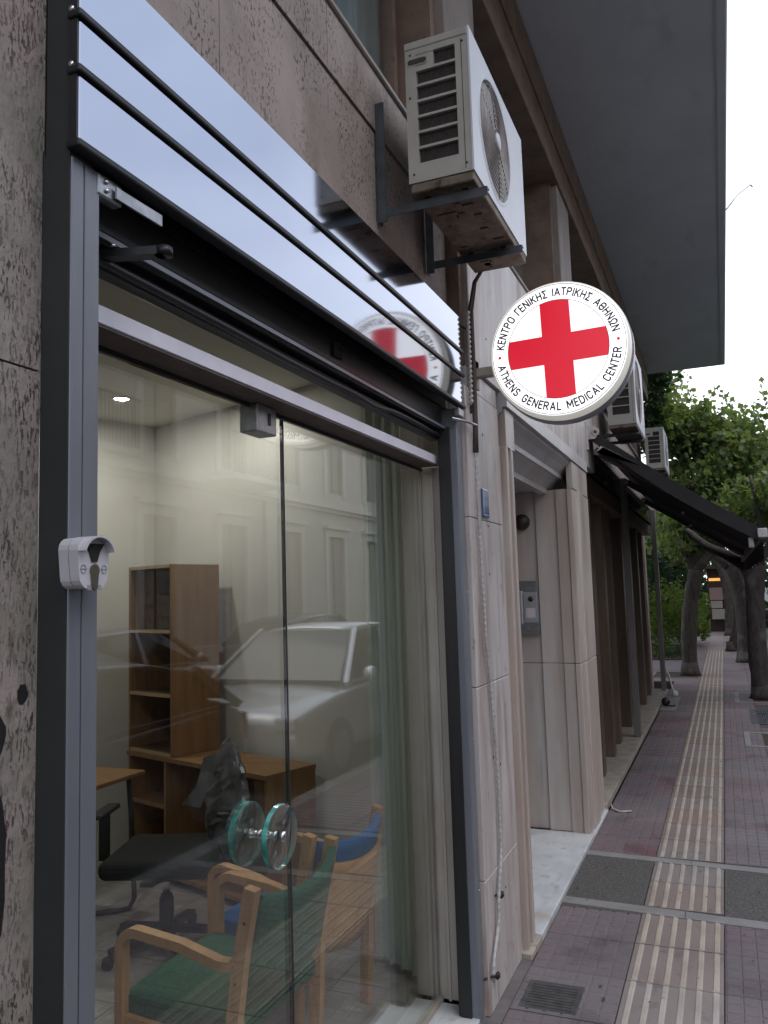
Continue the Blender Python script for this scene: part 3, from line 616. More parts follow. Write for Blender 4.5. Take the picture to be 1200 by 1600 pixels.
def glyphs(ch, size):
    """a letter from plain strokes (closed thin bars) in a box of cap height .70*size"""
    wd, strokes = GL[GREEK.get(ch, ch)]; cap = size*.70; m = MB(); t = size*.124; k = 0
    for st in strokes:
        P = [Vector((x*cap, y*cap*(1-t/cap)+t/2, 0)) for x, y in st]
        for a, b in zip(P, P[1:]):
            if (b-a).length < 1e-6: continue
            d = (b-a).normalized(); n = Vector((-d.y, d.x, 0))*t/2; e = d*t*.32; z = k*.00004; k += 1
            m.quad(*[p+Vector((0, 0, z)) for p in (a-e+n, a-e-n, b+e-n, b+e+n)])
    return m.mesh('g', NAVY, fix=False)
def arc_text(text, rad, a_start, a_end, inward, size, squeeze=.84):
    """letters along a circle; top text reads clockwise, bottom text anticlockwise"""
    out = bmesh.new(); gl = []; tot = 0
    for ch in text:
        if ch == ' ': gl.append((None, size*.30)); tot += size*.30; continue
        me = glyphs(ch, size); xs = [v.co.x for v in me.vertices]; wd = (max(xs)-min(xs))*squeeze
        gl.append((me, wd, min(xs))); tot += wd
    gaps = len(gl)-1; total = abs(R(a_end-a_start))*rad; gap = (total-tot)/gaps; s = 0
    for q in gl:
        wd = q[1]; mid = s+wd/2; an = R(a_start)+(mid/rad)*(1 if a_end > a_start else -1); s += wd+gap
        if q[0] is None: continue
        bm = bmesh.new(); bm.from_mesh(q[0])
        cap = size*.70
        for v in bm.verts:
            lx = (v.co.x-q[2])*squeeze-wd/2; ly = v.co.y-cap/2
            if inward: e_t = Vector((-math.sin(an), math.cos(an))); e_r = Vector((-math.cos(an), -math.sin(an)))
            else: e_t = Vector((math.sin(an), -math.cos(an))); e_r = Vector((math.cos(an), math.sin(an)))
            p = Vector((math.cos(an), math.sin(an)))*rad+e_t*lx+e_r*ly; x, z = rot2(p); v.co = Vector((x, SY-.0014-v.co.z, z))
        t = bpy.data.meshes.new('x'); bm.to_mesh(t); bm.free(); out.from_mesh(t)
    mm = MB(); mm.b.free(); mm.b = out; return mm
arc_text('ΚΕΝΤΡΟ ΓΕΝΙΚΗΣ ΙΑΤΡΙΚΗΣ ΑΘΗΝΩΝ', .247, 172, 8, False, .054).build('greek_lettering', NAVY, sg)
arc_text('ATHENS GENERAL MEDICAL CENTER', .247, 188, 352, True, .054).build('english_lettering', NAVY, sg)
m = MB(); m.bbox(-.975, SX-SR+.02, SY+.07, SY+.12, SZ-.055, SZ-.015, .003, 1); m.box(-.979, -.970, SY+.04, SY+.15, SZ-.10, SZ+.03); m.build('wall_arm', CREAM, sg)

# ================================================================== AC UNITS
def ac_unit(name, label, x0, x1, y0, y1, z0, z1, brackets=True):
    t = thing(name, label, 'air conditioner', ((x0+x1)/2, y0, z0), group='air conditioning units on the wall')
    D = x1-x0; H = z1-z0; W = y1-y0
    m = MB(); m.box(x0+.004, x1-.012, y0+.018, y1-.002, z0+.01, z1-.006); m.build('inner_case', ACB, t)
    m = MB(); m.bbox(x0-.003, x1-.006, y0-.002, y1+.002, z1-.03, z1, .004, 1); m.build('top_cover', ACB, t)
    # side panel with louvre openings
    fx0, fx1, fz0, fz1 = x0+.17*D, x1-.22*D, z0+.13*H, z1-.10*H
    sp = MB(); 
    sp.box(x0, fx0, y0, y0+.016, z0, z1-.031); sp.box(fx1, x1-.007, y0, y0+.016, z0, z1-.031); sp.box(fx0, fx1, y0, y0+.016, z0, fz0); sp.box(fx0, fx1, y0, y0+.016, fz1, z1-.031)
    n = 7
    for i in range(1, n): zz = fz0+(fz1-fz0)*i/n; sp.box(fx0, fx1, y0+.001, y0+.014, zz-.0045, zz+.0045)
    sp.box(fx0, fx0+.45*(fx1-fx0), y0+.002, y0+.015, fz1-(fz1-fz0)/n+.005, fz1)
    s_ = sp.build('side_panel', ACB, t)
    m = MB(); P = []
    cxh, czh = fx0+.0*D, fz1-(fz1-fz0)/n*.45
    for k in range(9): a = R(90+k*22.5); P.append((cxh-.02+.010*math.cos(a), czh+.010*math.sin(a)))
    for k in range(9): a = R(270+k*22.5); P.append((cxh+.03+.010*math.cos(a), czh+.010*math.sin(a)))
    m.prism(P, 'y', y0-.002, y0+.003); m.build('grip_hole', ACD, s_)
    m = MB(); m.prism([(p[0]+(.004 if p[0] > cxh+.005 else -.004), p[1]+(.004 if p[1] > czh else -.004)) for p in P], 'y', y0-.0012, y0+.001); m.build('grip_rim', ACB, s_)
    m = MB()
    for px, pz in ((x0+.02, z1-.05), (x1-.025, z1-.05), (x0+.02, z0+.03), (x1-.025, z0+.03), (x0+.015, z0+.6*H)): m.lathe([(0, -.002), (.004, -.002), (.004, 0)], (px, y0, pz), 'y', 8)
    m.build('side_screw', ACD, s_)
    m = MB(); m.box(x1-.030, x1-.028, y0-.0012, y0, z0+.01, z1-.04); m.build('panel_crease', ACD, s_)
    m = MB(); m.box(fx0, fx1, y0+.0165, y0+.0175, fz0, fz1)
    for i in range(16): xx = fx0+(fx1-fx0)*(i+.5)/16; m.box(xx-.0008, xx+.0008, y0+.0175-.004, y0+.0165, fz0, fz1)
    m.build('coil', ACD, t)
    # front panel with round opening
    cy = y0+.40*W; cz = z0+.50*H; rf = .42*H
    fp = MB(); n = 48; ring_ = []; outr = []
    for i in range(n):
        a = 2*math.pi*(i+.5)/n; ca, sa = math.cos(a), math.sin(a)
        ring_.append((cy+rf*ca, cz+rf*sa))
        ky = (y1-cy) if ca > 0 else (cy-y0); kz = (z1-cz) if sa > 0 else (cz-z0)
        tt = min(ky/abs(ca) if abs(ca) > 1e-6 else 9, kz/abs(sa) if abs(sa) > 1e-6 else 9); outr.append((cy+tt*ca, cz+tt*sa))
    A = [fp.b.verts.new((x1, *p)) for p in ring_]; B = [fp.b.verts.new((x1, *p)) for p in outr]; A2 = [fp.b.verts.new((x1-.028, *p)) for p in ring_]
    for i in range(n): j = (i+1) % n; fp._f([A[i], A[j], B[j], B[i]]); fp._f([A[i], A[j], A2[j], A2[i]])
    for cyy, czz in ((y0, z0), (y1, z0), (y1, z1), (y0, z1)):
        ks_ = sorted(range(n), key=lambda i: (outr[i][0]-cyy)**2+(outr[i][1]-czz)**2)[:2]
        if ks_ and abs(ks_[0]-ks_[1]) in (1, n-1): fp._f([B[ks_[0]], B[ks_[1]], fp.b.verts.new((x1, cyy, czz))])
    e = .0005
    fp.box(x1-.006, x1-e, y0-.001, y0+.002, z0, z1); fp.box(x1-.006, x1-e, y1-.002, y1+.001, z0, z1); fp.box(x1-.006, x1-e, y0+.002, y1-.002, z0, z0+.003); fp.box(x1-.006, x1-e, y0+.002, y1-.002, z1-.003, z1)
    fr = fp.build('front_panel', ACW, t)
    m = MB(); m.lathe([(rf-.002, .0005), (rf+.004, .004), (rf+.012, .0005)], (x1, cy, cz), 'x', 48); m.build('fan_ring', ACW, fr)
    m = MB()
    k = 11
    for i in range(k):
        rr_ = rf*(.14+.86*i/k); m.lathe([(rr_-.0016, 0), (rr_, .003), (rr_+.0016, 0), (rr_, -.0016), (rr_-.0016, 0)], (x1+.002+.008*(1-(rr_/rf)**2), cy, cz), 'x', 40)
    for a in range(8):
        ca, sa = math.cos(R(a*45+10)), math.sin(R(a*45+10)); m.tube([(x1+.006, cy+.02*ca, cz+.02*sa), (x1+.004, cy+rf*.6*ca, cz+rf*.6*sa), (x1-.004, cy+rf*ca, cz+rf*sa)], .0022, 5)
    m.build('fan_grille', ACG, t)
    m = MB(); m.lathe([(0, .006), (.030, .005), (.034, 0), (0, 0)], (x1+.010, cy, cz), 'x', 24); m.build('grille_badge', ACW, t)
    m = MB(); m.lathe([(0, .012), (.04, .008), (.045, -.02), (0, -.02)], (x1-.028, cy, cz), 'x', 20)
    for b_ in range(3):
        pts = []
        for q in range(7): a = R(b_*120+q*12); r1 = .045+(rf-.06)*q/6*1.0; pts.append((r1, a))
        for (r1, a1), (r2, a2) in zip(pts, pts[1:]):
            m.quad((x1-.020, cy+r1*math.cos(a1), cz+r1*math.sin(a1)), (x1-.020, cy+r2*math.cos(a2), cz+r2*math.sin(a2)), (x1-.034, cy+r2*math.cos(a2+.7), cz+r2*math.sin(a2+.7)), (x1-.034, cy+r1*math.cos(a1+.7), cz+r1*math.sin(a1+.7)))
    m.build('fan_blades', ACF, t, fix=False)
    m = MB(); m.lathe([(0, 0), (rf, 0)], (x1-.04, cy, cz), 'x', 32); m.box(x1-.0415, x1-.0405, y0+.02, y1-.02, z0+.02, z1-.04); m.build('fan_well', ACD, t)
    m = MB(); m.bbox(x0+.005, x1-.004, y0+.002, y1-.002, z0-.035, z0-.001, .004, 1)
    rb = random.Random(5)
    for i in range(16):
        px, py = rb.uniform(x0+.03, x1-.06), rb.uniform(y0+.05, y1-.08); m.bbox(px, px+rb.uniform(.02, .05), py, py+rb.uniform(.015, .05), z0-.040, z0-.034, .002, 1)
    bp = m.build('base_pan', ACR, t)
    if brackets:
        for yb in (y0+.055, y1-.215):
            b = MB(); zb = z0-.045
            b.box(-1.052, x1+.03, yb-.014, yb+.014, zb-.006, zb); b.box(-1.052, x1+.03, yb-.014, yb-.010, zb-.032, zb-.0065)
            b.box(-1.051, -1.046, yb-.016, yb+.018, zb-.05, zb+.40); b.box(-1.0455, -1.018, yb-.016, yb-.012, zb-.05, zb+.40)
            br = b.build('wall_bracket', BRKT, t)
            b = MB(); b.lathe([(0, 0), (.007, 0), (.006, .006), (0, .008)], (-1.0455, yb+.003, zb-.02), 'x', 10); b.build('bracket_bolt', SCREW, br)
            b = MB()
            for xx in (x0+.05, x1-.05): b.lathe([(0, -.002), (.012, -.002), (.012, .009), (0, .009)], (xx, yb, z0-.044), 'z', 10)
            b.build('rubber_foot', BLACKP, br)
    return t
ac_unit('air_conditioner', 'large beige and white outdoor air conditioner nearest the camera above the shutter', -.915, -.680, 2.545, 3.335, 3.115, 3.635)
ac_unit('air_conditioner', 'white outdoor air conditioner partly hidden behind the round sign', -.93, -.665, 8.05, 9.0, 3.27, 4.03, False)
ac_unit('air_conditioner', 'small beige air conditioner furthest along the wall above the awning', -.93, -.665, 12.4, 13.4, 3.42, 4.02, False)
for yb, zb, lb in ((8.3, 3.205, 'near dark bracket arm under the half hidden air conditioner'), (8.75, 3.205, 'far dark bracket arm under the half hidden air conditioner'), (12.6, 3.355, 'near dark bracket arm under the furthest small air conditioner'), (13.1, 3.355, 'far dark bracket arm under the furthest small air conditioner')):
    m = MB(); m.box(-1.03, -.67, yb, yb+.04, zb, zb+.028); tag(m.build('shelf_bracket', BRKT), lb, 'bracket')

# ================================================================== CABLES AND PLATES ON THE MARBLE
def wav(y0, z0, z1, n, amp, ph=0, x=-.968, dy=0): return [(x, y0+dy*i/n+amp*math.sin(i/n*5+ph), z0+(z1-z0)*i/n) for i in range(n+1)]
COND = mat('grey_conduit', (.46, .44, .43), .5, c2=(.36, .34, .33), scale=12)
ctl = [(2.33, 3.425), (2.0, 3.43), (1.55, 3.455), (1.2, 3.52), (.9, 3.56), (.62, 3.56), (.36, 3.48), (.16, 3.36)]
def ci(z):
    for (za, ya), (zb, yb) in zip(ctl, ctl[1:]):
        if zb <= z <= za: t = (za-z)/(za-zb); t = t*t*(3-2*t); return ya+(yb-ya)*t
    return ctl[-1][1]
pts = [(-.965, ci(2.33-i*.0066), 2.33-i*.0066) for i in range(330)]; m = MB(); m.tube(pts, [(.0062 if (i//2) % 2 else .0084)*rr.uniform(.93, 1.07) for i in range(330)], 8); tag(m.build('corrugated_conduit', COND), 'thin ribbed grey conduit running down the marble beside the shutter', 'conduit')
m = MB(); m.tube([(-.85, 3.30, 3.10), (-.93, 3.40, 3.07), (-.958, 3.42, 2.95), (-.960, 3.425, 2.6), (-.962, 3.425, 2.42), (-.965, 3.425, 2.31)], [.006, .010, .011, .011, .012, .013], 8); m.tube([(-.86, 3.31, 3.10), (-.93, 3.385, 3.06), (-.968, 3.395, 2.9), (-.970, 3.40, 2.48)], .007, 8); cb = m.build('insulated_pipe', mat('dark_rubber', (.05, .032, .028), .7, c2=(.09, .06, .05), scale=12)); tag(cb, 'dark brown insulated pipe from the near air conditioner down the wall', 'pipe')
m = MB(); m.tube([(-.962+.004*math.sin(i), 3.375+.003*math.cos(i), 2.93-.0035*i) for i in range(120)], .0075, 6); tag(m.build('coiled_cable', COND), 'pale coiled cable at the end of the shutter box', 'cable')
for z, yy, lb in ((2.86, 3.40, 'uppermost cable tie beside the mirror panel'), (.42, 3.50, 'cable tie holding the conduit at knee height beside the portal'), (.14, 3.385, 'lowest cable tie, near the pavement')):
    m = MB(); m.tube([(-.998, yy-.06, z+.01), (-.975, yy, z), (-.955, yy+.03, z-.01)], .005, 6); m.bbox(-.972, -.955, yy+.015, yy+.045, z-.02, z+.005, .005, 1)
    tag(m.build('cable_tie', BLACKP), 'black '+lb, 'cable tie', 'black cable ties on the conduit')
hp = thing('house_number_plate', 'small blue enamel number plate on the marble beside the conduit', 'number plate', (-.979, 3.56, 2.08))
m = MB(); m.bbox(-.979, -.972, 3.53, 3.635, 2.035, 2.165, .003, 2); m.build('plate', mat('blue_enamel', (.03, .09, .25), .12, coat=.6), hp)
m = MB(); m.box(-.9718, -.9712, 3.545, 3.548, 2.045, 2.155); m.box(-.9718, -.9712, 3.548, 3.62, 2.045, 2.048); m.build('plate_border', OPPT, hp)
ip = thing('intercom_panel', 'grey metal intercom with camera and buttons inside the portal', 'intercom', (-1.31, 5.89, 1.58))
m = MB(); m.bbox(-1.385, -1.236, 5.868, 5.90, 1.385, 1.77, .004, 1); m.build('back_plate', GALV, ip)
m = MB(); m.bbox(-1.345, -1.245, 5.860, 5.868, 1.47, 1.69, .003, 1); m.build('front_module', mat('silver_module', (.5, .5, .54), .3, .6), ip)
m = MB(); m.lathe([(0, -.006), (.018, -.005), (.02, 0)], (-1.29, 5.860, 1.64), 'y', 20); m.build('camera_lens', BLACKP, ip)
m = MB(); m.box(-1.325, -1.262, 5.858, 5.860, 1.505, 1.575); m.build('name_card', mat('pale_card', (.6, .52, .58), .6), ip)
m = MB(); m.bbox(-1.372, -1.350, 5.852, 5.868, 1.46, 1.70, .006, 2); m.build('handset', mat('silver_module', (.5, .5, .54), .3, .6), ip)
m = MB(); m.lathe([(0, -.06), (.03, -.055), (.055, -.03), (.06, 0), (0, 0)], (-1.335, 5.895, 2.2), 'y', 20); tag(m.build('porch_lamp', mat('dark_bronze', (.03, .018, .012), .5)), 'round dark unlit lamp on the inner portal wall above the intercom', 'lamp')
m = MB(); m.tube([(-.93, 6.70, .04), (-.90, 6.62, .015), (-.84, 6.56, .012), (-.76, 6.60, .012)], .008, 6); tag(m.build('hose_end', COND), 'pale hose end curling onto the pavement by the portal', 'hose')

# ================================================================== AWNING OVER THE SECOND SHOP
aw = thing('folding_awning', 'black folding awning over the second shop with brown arms', 'awning', (-1.0, 7.0, 2.9))
Y0, Y1 = 6.86, 13.6
def awp(t, y, off=0):  # from wall to front bar
    return (-.96+t*1.27, y, 3.04-.93*t-.05*math.sin(math.pi*t)*.6+off)
m = MB(); n = 16; k = 12
top = [[m.b.verts.new(awp(i/n, Y0+(Y1-Y0)*j/k)) for j in range(k+1)] for i in range(n+1)]
bot = [[m.b.verts.new(awp(i/n, Y0+(Y1-Y0)*j/k, -.006)) for j in range(k+1)] for i in range(n+1)]
for i in range(n):
    for j in range(k): m._f([top[i][j], top[i+1][j], top[i+1][j+1], top[i][j+1]]); m._f([bot[i][j], bot[i][j+1], bot[i+1][j+1], bot[i+1][j]])
for i in range(n): m._f([top[i][0], bot[i][0], bot[i+1][0], top[i+1][0]]); m._f([top[i][k], top[i+1][k], bot[i+1][k], bot[i][k]])
m.build('cloth', AWN, aw)
m = MB()
for i in range(n):
    a, b = awp(i/n, Y0-.002), awp((i+1)/n, Y0-.002); h = .10+.03*math.sin(i/n*math.pi)
    m.hexa([(a[0], Y0-.006, a[2]-h), (b[0], Y0-.006, b[2]-h), (b[0], Y0-.001, b[2]-h), (a[0], Y0-.001, a[2]-h), (a[0], Y0-.006, a[2]), (b[0], Y0-.006, b[2]), (b[0], Y0-.001, b[2]), (a[0], Y0-.001, a[2])])
m.build('side_flap', AWN, aw)
m = MB(); m.bbox(.27, .34, Y0-.02, Y1, 2.03, 2.12, .012, 2); m.build('front_bar', AWNA, aw)
m = MB(); n2 = 60
for i in range(n2):
    y0_ = Y0+(Y1-Y0)*i/n2; y1_ = Y0+(Y1-Y0)*(i+1)/n2; d0 = 1.86+.03*abs(math.sin(i*.9)); m.hexa([(.300+.01*math.sin(i), y0_, d0), (.304+.01*math.sin(i), y0_, d0), (.304+.01*math.sin(i+1), y1_, d0), (.300+.01*math.sin(i+1), y1_, d0), (.300, y0_, 2.03), (.304, y0_, 2.03), (.304, y1_, 2.03), (.300, y1_, 2.03)])
m.build('valance', AWN, aw)
m = MB(); m.bbox(.265, .335, Y0-.035, Y0-.02, 2.05, 2.12, .005, 1); m.build('end_cap', WPAINT, aw); m = MB(); m.bbox(.20, .24, Y0+.05, Y0+.09, 1.98, 2.06, .005, 1); m.build('end_cap', WPAINT, aw)
m = MB(); m.tube([(-.94, Y0-.02, 3.01), (-.94, Y1, 3.01)], .035, 10); m.build('roller_tube', AWNA, aw)
for yy in (Y0+.12, Y0+2.3, Y0+4.4):
    m = MB(); m.bar((-.93, yy, 2.86), (-.35, yy+.1, 2.48), .035, .06); m.bar((-.35, yy+.1, 2.48), (.28, yy+.15, 2.08), .03, .05); ar = m.build('folding_arm', AWNA, aw)
    m = MB(); m.lathe([(0, -.02), (.028, -.02), (.028, .03), (0, .03)], (-.91, yy, 2.845), 'y', 14); m.build('arm_pivot', WPAINT, ar)
    m = MB(); m.lathe([(0, -.02), (.02, -.02), (.02, .02), (0, .02)], (-.35, yy+.08, 2.48), 'y', 12); m.build('arm_pivot', WPAINT, ar)
m = MB(); m.bbox(-.985, -.955, Y0-.08, Y0-.01, 2.84, 3.08, .006, 1); m.prism([(-.955, 2.93), (-.90, 2.93), (-.87, 2.97), (-.87, 3.0), (-.90, 3.04), (-.955, 3.05)], 'y', Y0-.06, Y0-.045); m.lathe([(.022, -.004), (.034, -.004), (.034, 0)], (-.895, Y0-.06, 2.985), 'y', 16); wb = m.build('wall_bracket', WPAINT, aw)
m = MB(); m.lathe([(0, -.002), (.012, -.002)], (-.895, Y0-.061, 2.985), 'y', 14); m.build('pivot_hole', BLACKP, wb)
m = MB(); m.hexa([(-.90, Y0-.03, 2.82), (-.84, Y0-.03, 2.86), (-.84, Y0-.02, 2.86), (-.90, Y0-.02, 2.82), (-.86, Y0-.03, 2.87), (-.56, Y0-.03, 2.68), (-.56, Y0-.02, 2.68), (-.86, Y0-.02, 2.87)]); m.build('stay_plate', WPAINT, aw)

m = MB(); m.box(.20, .215, -2.5, 15.4, 5.594, 5.6015); part(m, 'drip_strip', SLABE)
# thin wires by the slab edge
m = MB(); m.tube([(.29, 4.3, 5.62), (.34, 4.4, 5.52), (.36, 4.5, 5.42), (.34, 4.6, 5.34), (.285, 4.6, 5.60)], .004, 5); tag(m.build('loose_wire', BLACKP), 'thin loop of wire hanging from the edge of the overhanging slab', 'wire')
m = MB(); m.tube([(.29, 9.0, 5.62), (.42, 9.2, 5.85), (.56, 9.4, 6.02), (.58, 9.42, 6.0)], .008, 5); tag(m.build('slab_bracket', GALV), 'small grey bracket sticking out from the far end of the slab edge', 'bracket')

# ================================================================== ROOM BEHIND THE GLASS
PH = R(18.5)
A = Vector((-math.cos(PH), math.sin(PH), 0)); B = Vector((math.sin(PH), math.cos(PH), 0))   # A: into the room along the side wall, B: along the back wall
def W2(o, a, b, z): p = o+A*a+B*b; return (p.x, p.y, z)
K = Vector((-3.80, 4.84, 0))         # far corner of the room
def obox(m, o, a0, a1, b0, b1, z0, z1): return m.hexa([W2(o, a0, b0, z0), W2(o, a1, b0, z0), W2(o, a1, b1, z0), W2(o, a0, b1, z0), W2(o, a0, b0, z1), W2(o, a1, b0, z1), W2(o, a1, b1, z1), W2(o, a0, b1, z1)])
m = MB(); obox(m, K, -2.79, .2, .0, .1, -.05, 3.1); struct(m.build('room_side_wall', WALLI))
m = MB(); obox(m, K, .0, .1, -6.5, .0, -.05, 3.1); struct(m.build('room_back_wall', WALLI))
m = MB(); m.box(-6, -1.24, .2, .3, -.05, 3.1); struct(m.build('room_near_wall', WALLI))
m = MB(); m.box(-6, -1.24, .0, 5.3, 2.98, 3.1); struct(m.build('room_ceiling', CEIL))
m = MB(); m.box(-1.30, -1.24, -.5, 1.0, -.05, 3.1); struct(m.build('room_front_wall', WALLI))
m = MB(); m.box(-6, -1.26, .0, 5.2, -.06, .012); fl = struct(m.build('room_floor', GROUT))
TF = MB(); TF.box(.002, .398, .002, .398, 0, .008); TF = TF.mesh('floor_tile', FLOORI)
for i in range(8):
    for j in range(9):
        x, y = -1.68-i*.4, 1.3+j*.4
        if (x-K.x)*B.x+(y-K.y)*B.y < -.1: child('floor_tile', TF, (x, y, .012), fl)
# bookcase with low unit
O = Vector((-2.32, 3.88, 0))         # front right corner of the low unit
bk = thing('bookcase', 'tall open beech bookcase standing at the left end of the low cabinet', 'bookcase', (O.x, O.y, .76))
Z0, ZT = .762, 1.93; DP = .36
m = MB(); obox(m, O, .86, .88, 0, DP, Z0, ZT); m.build('side_panel', WOODS, bk)
m = MB(); obox(m, O, 1.32, 1.34, 0, DP, Z0, ZT); m.build('side_panel', WOODS, bk)
m = MB(); obox(m, O, .8795, .8805+.44, DP-.012, DP, Z0, ZT); m.build('back_panel', WOODI, bk)
for z in (Z0, 1.115, 1.505, ZT-.02):
    m = MB(); obox(m, O, .8805, 1.3195, .001, DP-.013, z+.001, z+.021); s_ = m.build('shelf', WOODI, bk)
    m = MB(); obox(m, O, .8805, 1.3195, -.002, .001, z+.001, z+.021); m.build('shelf_edge', WOODE, s_)
cb = thing('low_cabinet', 'low open beech cabinet against the wall under the bookcase', 'cabinet', (O.x, O.y, 0))
m = MB(); obox(m, O, -.005, 1.345, -.01, DP, .735, .760); m.build('top_board', WOODS, cb)
for a in (0, .93, 1.32): m = MB(); obox(m, O, a, a+.02, 0, DP, .02, .734); m.build('side_panel', WOODS, cb)
m = MB(); obox(m, O, .02, 1.32, DP-.012, DP, .02, .734); m.build('back_panel', WOODI, cb)
m = MB(); obox(m, O, .9505, 1.3195, 0, DP-.013, .45, .47); m.build('shelf', WOODS, cb)
m = MB(); obox(m, O, .0205, 1.3195, .001, DP-.013, .06, .08); m.build('bottom_board', WOODS, cb)
m = MB(); obox(m, O, .02, .10, -.002, 0, .02, .734); m.build('front_strip', WOODI, cb)
# side desk at the left edge with black tube leg
dk = thing('side_desk', 'small desk with pale top and black tube leg at the left edge of the glass', 'desk', (-3.3, 3.75, 0))
m = MB(); m.bbox(-3.9, -3.085, 3.45, 3.84, .735, .76, .004, 1); m.build('desk_top', WOODS, dk)
m = MB(); m.tube([(-3.17, 3.80, .73), (-3.15, 3.80, .5), (-3.12, 3.79, .08), (-3.13, 3.76, .035), (-3.18, 3.70, .03), (-3.5, 3.5, .03)], .014, 8); m.build('tube_leg', BLACKP, dk)
# wall fittings
m = MB(); obox(m, K, -.014, -.001, -1.08, -1.02, 1.10, 1.65); tag(m.build('cable_duct', JAMB), 'vertical cream cable duct on the back wall above the side desk', 'cable duct')
# curtain at right
m = MB(); pts = []
for i in range(70):
    t = i/69; x = -1.24-.36*t; y = 3.41+.22*t+.022*math.sin(t*34)+.008*math.sin(t*71); pts.append((x+.012*math.cos(t*34), y))
for (x0, y0), (x1, y1) in zip(pts, pts[1:]): m.quad((x0, y0, .05), (x1, y1, .05), (x1, y1, 2.93), (x0, y0, 2.93))
for f_ in m.b.faces: f_.smooth = True
tag(m.build('curtain', CURW), 'pale green fabric curtain hanging inside the glass at the right', 'curtain')
m = MB(); m.box(-1.66, -1.24, 3.38, 3.66, 2.931, 2.96); tag(m.build('curtain_track', OPPT), 'white track on the ceiling above the pale curtain', 'curtain track')
# ceiling lamps: two lit in view, the third unseen, extra light for the room
def downlight(x, y, lb, e):
    t = thing('downlight', lb, 'lamp', (x, y, 2.98), group='downlights in the shop ceiling')
    m = MB(); m.lathe([(.045, -.002), (.055, -.006), (.062, 0), (.045, 0)], (x, y, 2.979), 'z', 24); m.build('trim_ring', OPPT, t)
    m = MB(); m.lathe([(0, 0), (.045, 0)], (x, y, 2.9765), 'z', 24); m.build('bulb_face', mat('bulb_glow', (1, 1, 1), .5, emit=((1, .93, .82), 14)), t)
    l = bpy.data.lights.new('bulb', 'AREA'); l.shape = 'DISK'; l.size = .09; l.energy = e; l.color = (1, .965, .915); lo = bpy.data.objects.new('bulb', l); C.objects.link(lo); lo.parent = t; lo.location = (0, 0, -.02)
LE = 4.0
downlight(-3.42, 4.03, 'bright lit downlight, the left one in the shop ceiling', LE); downlight(-2.70, 4.05, 'dimmer downlight nearer the glass door fitting', LE*.6); downlight(-2.6, 2.2, 'extra unseen downlight above the near part of the room', LE)

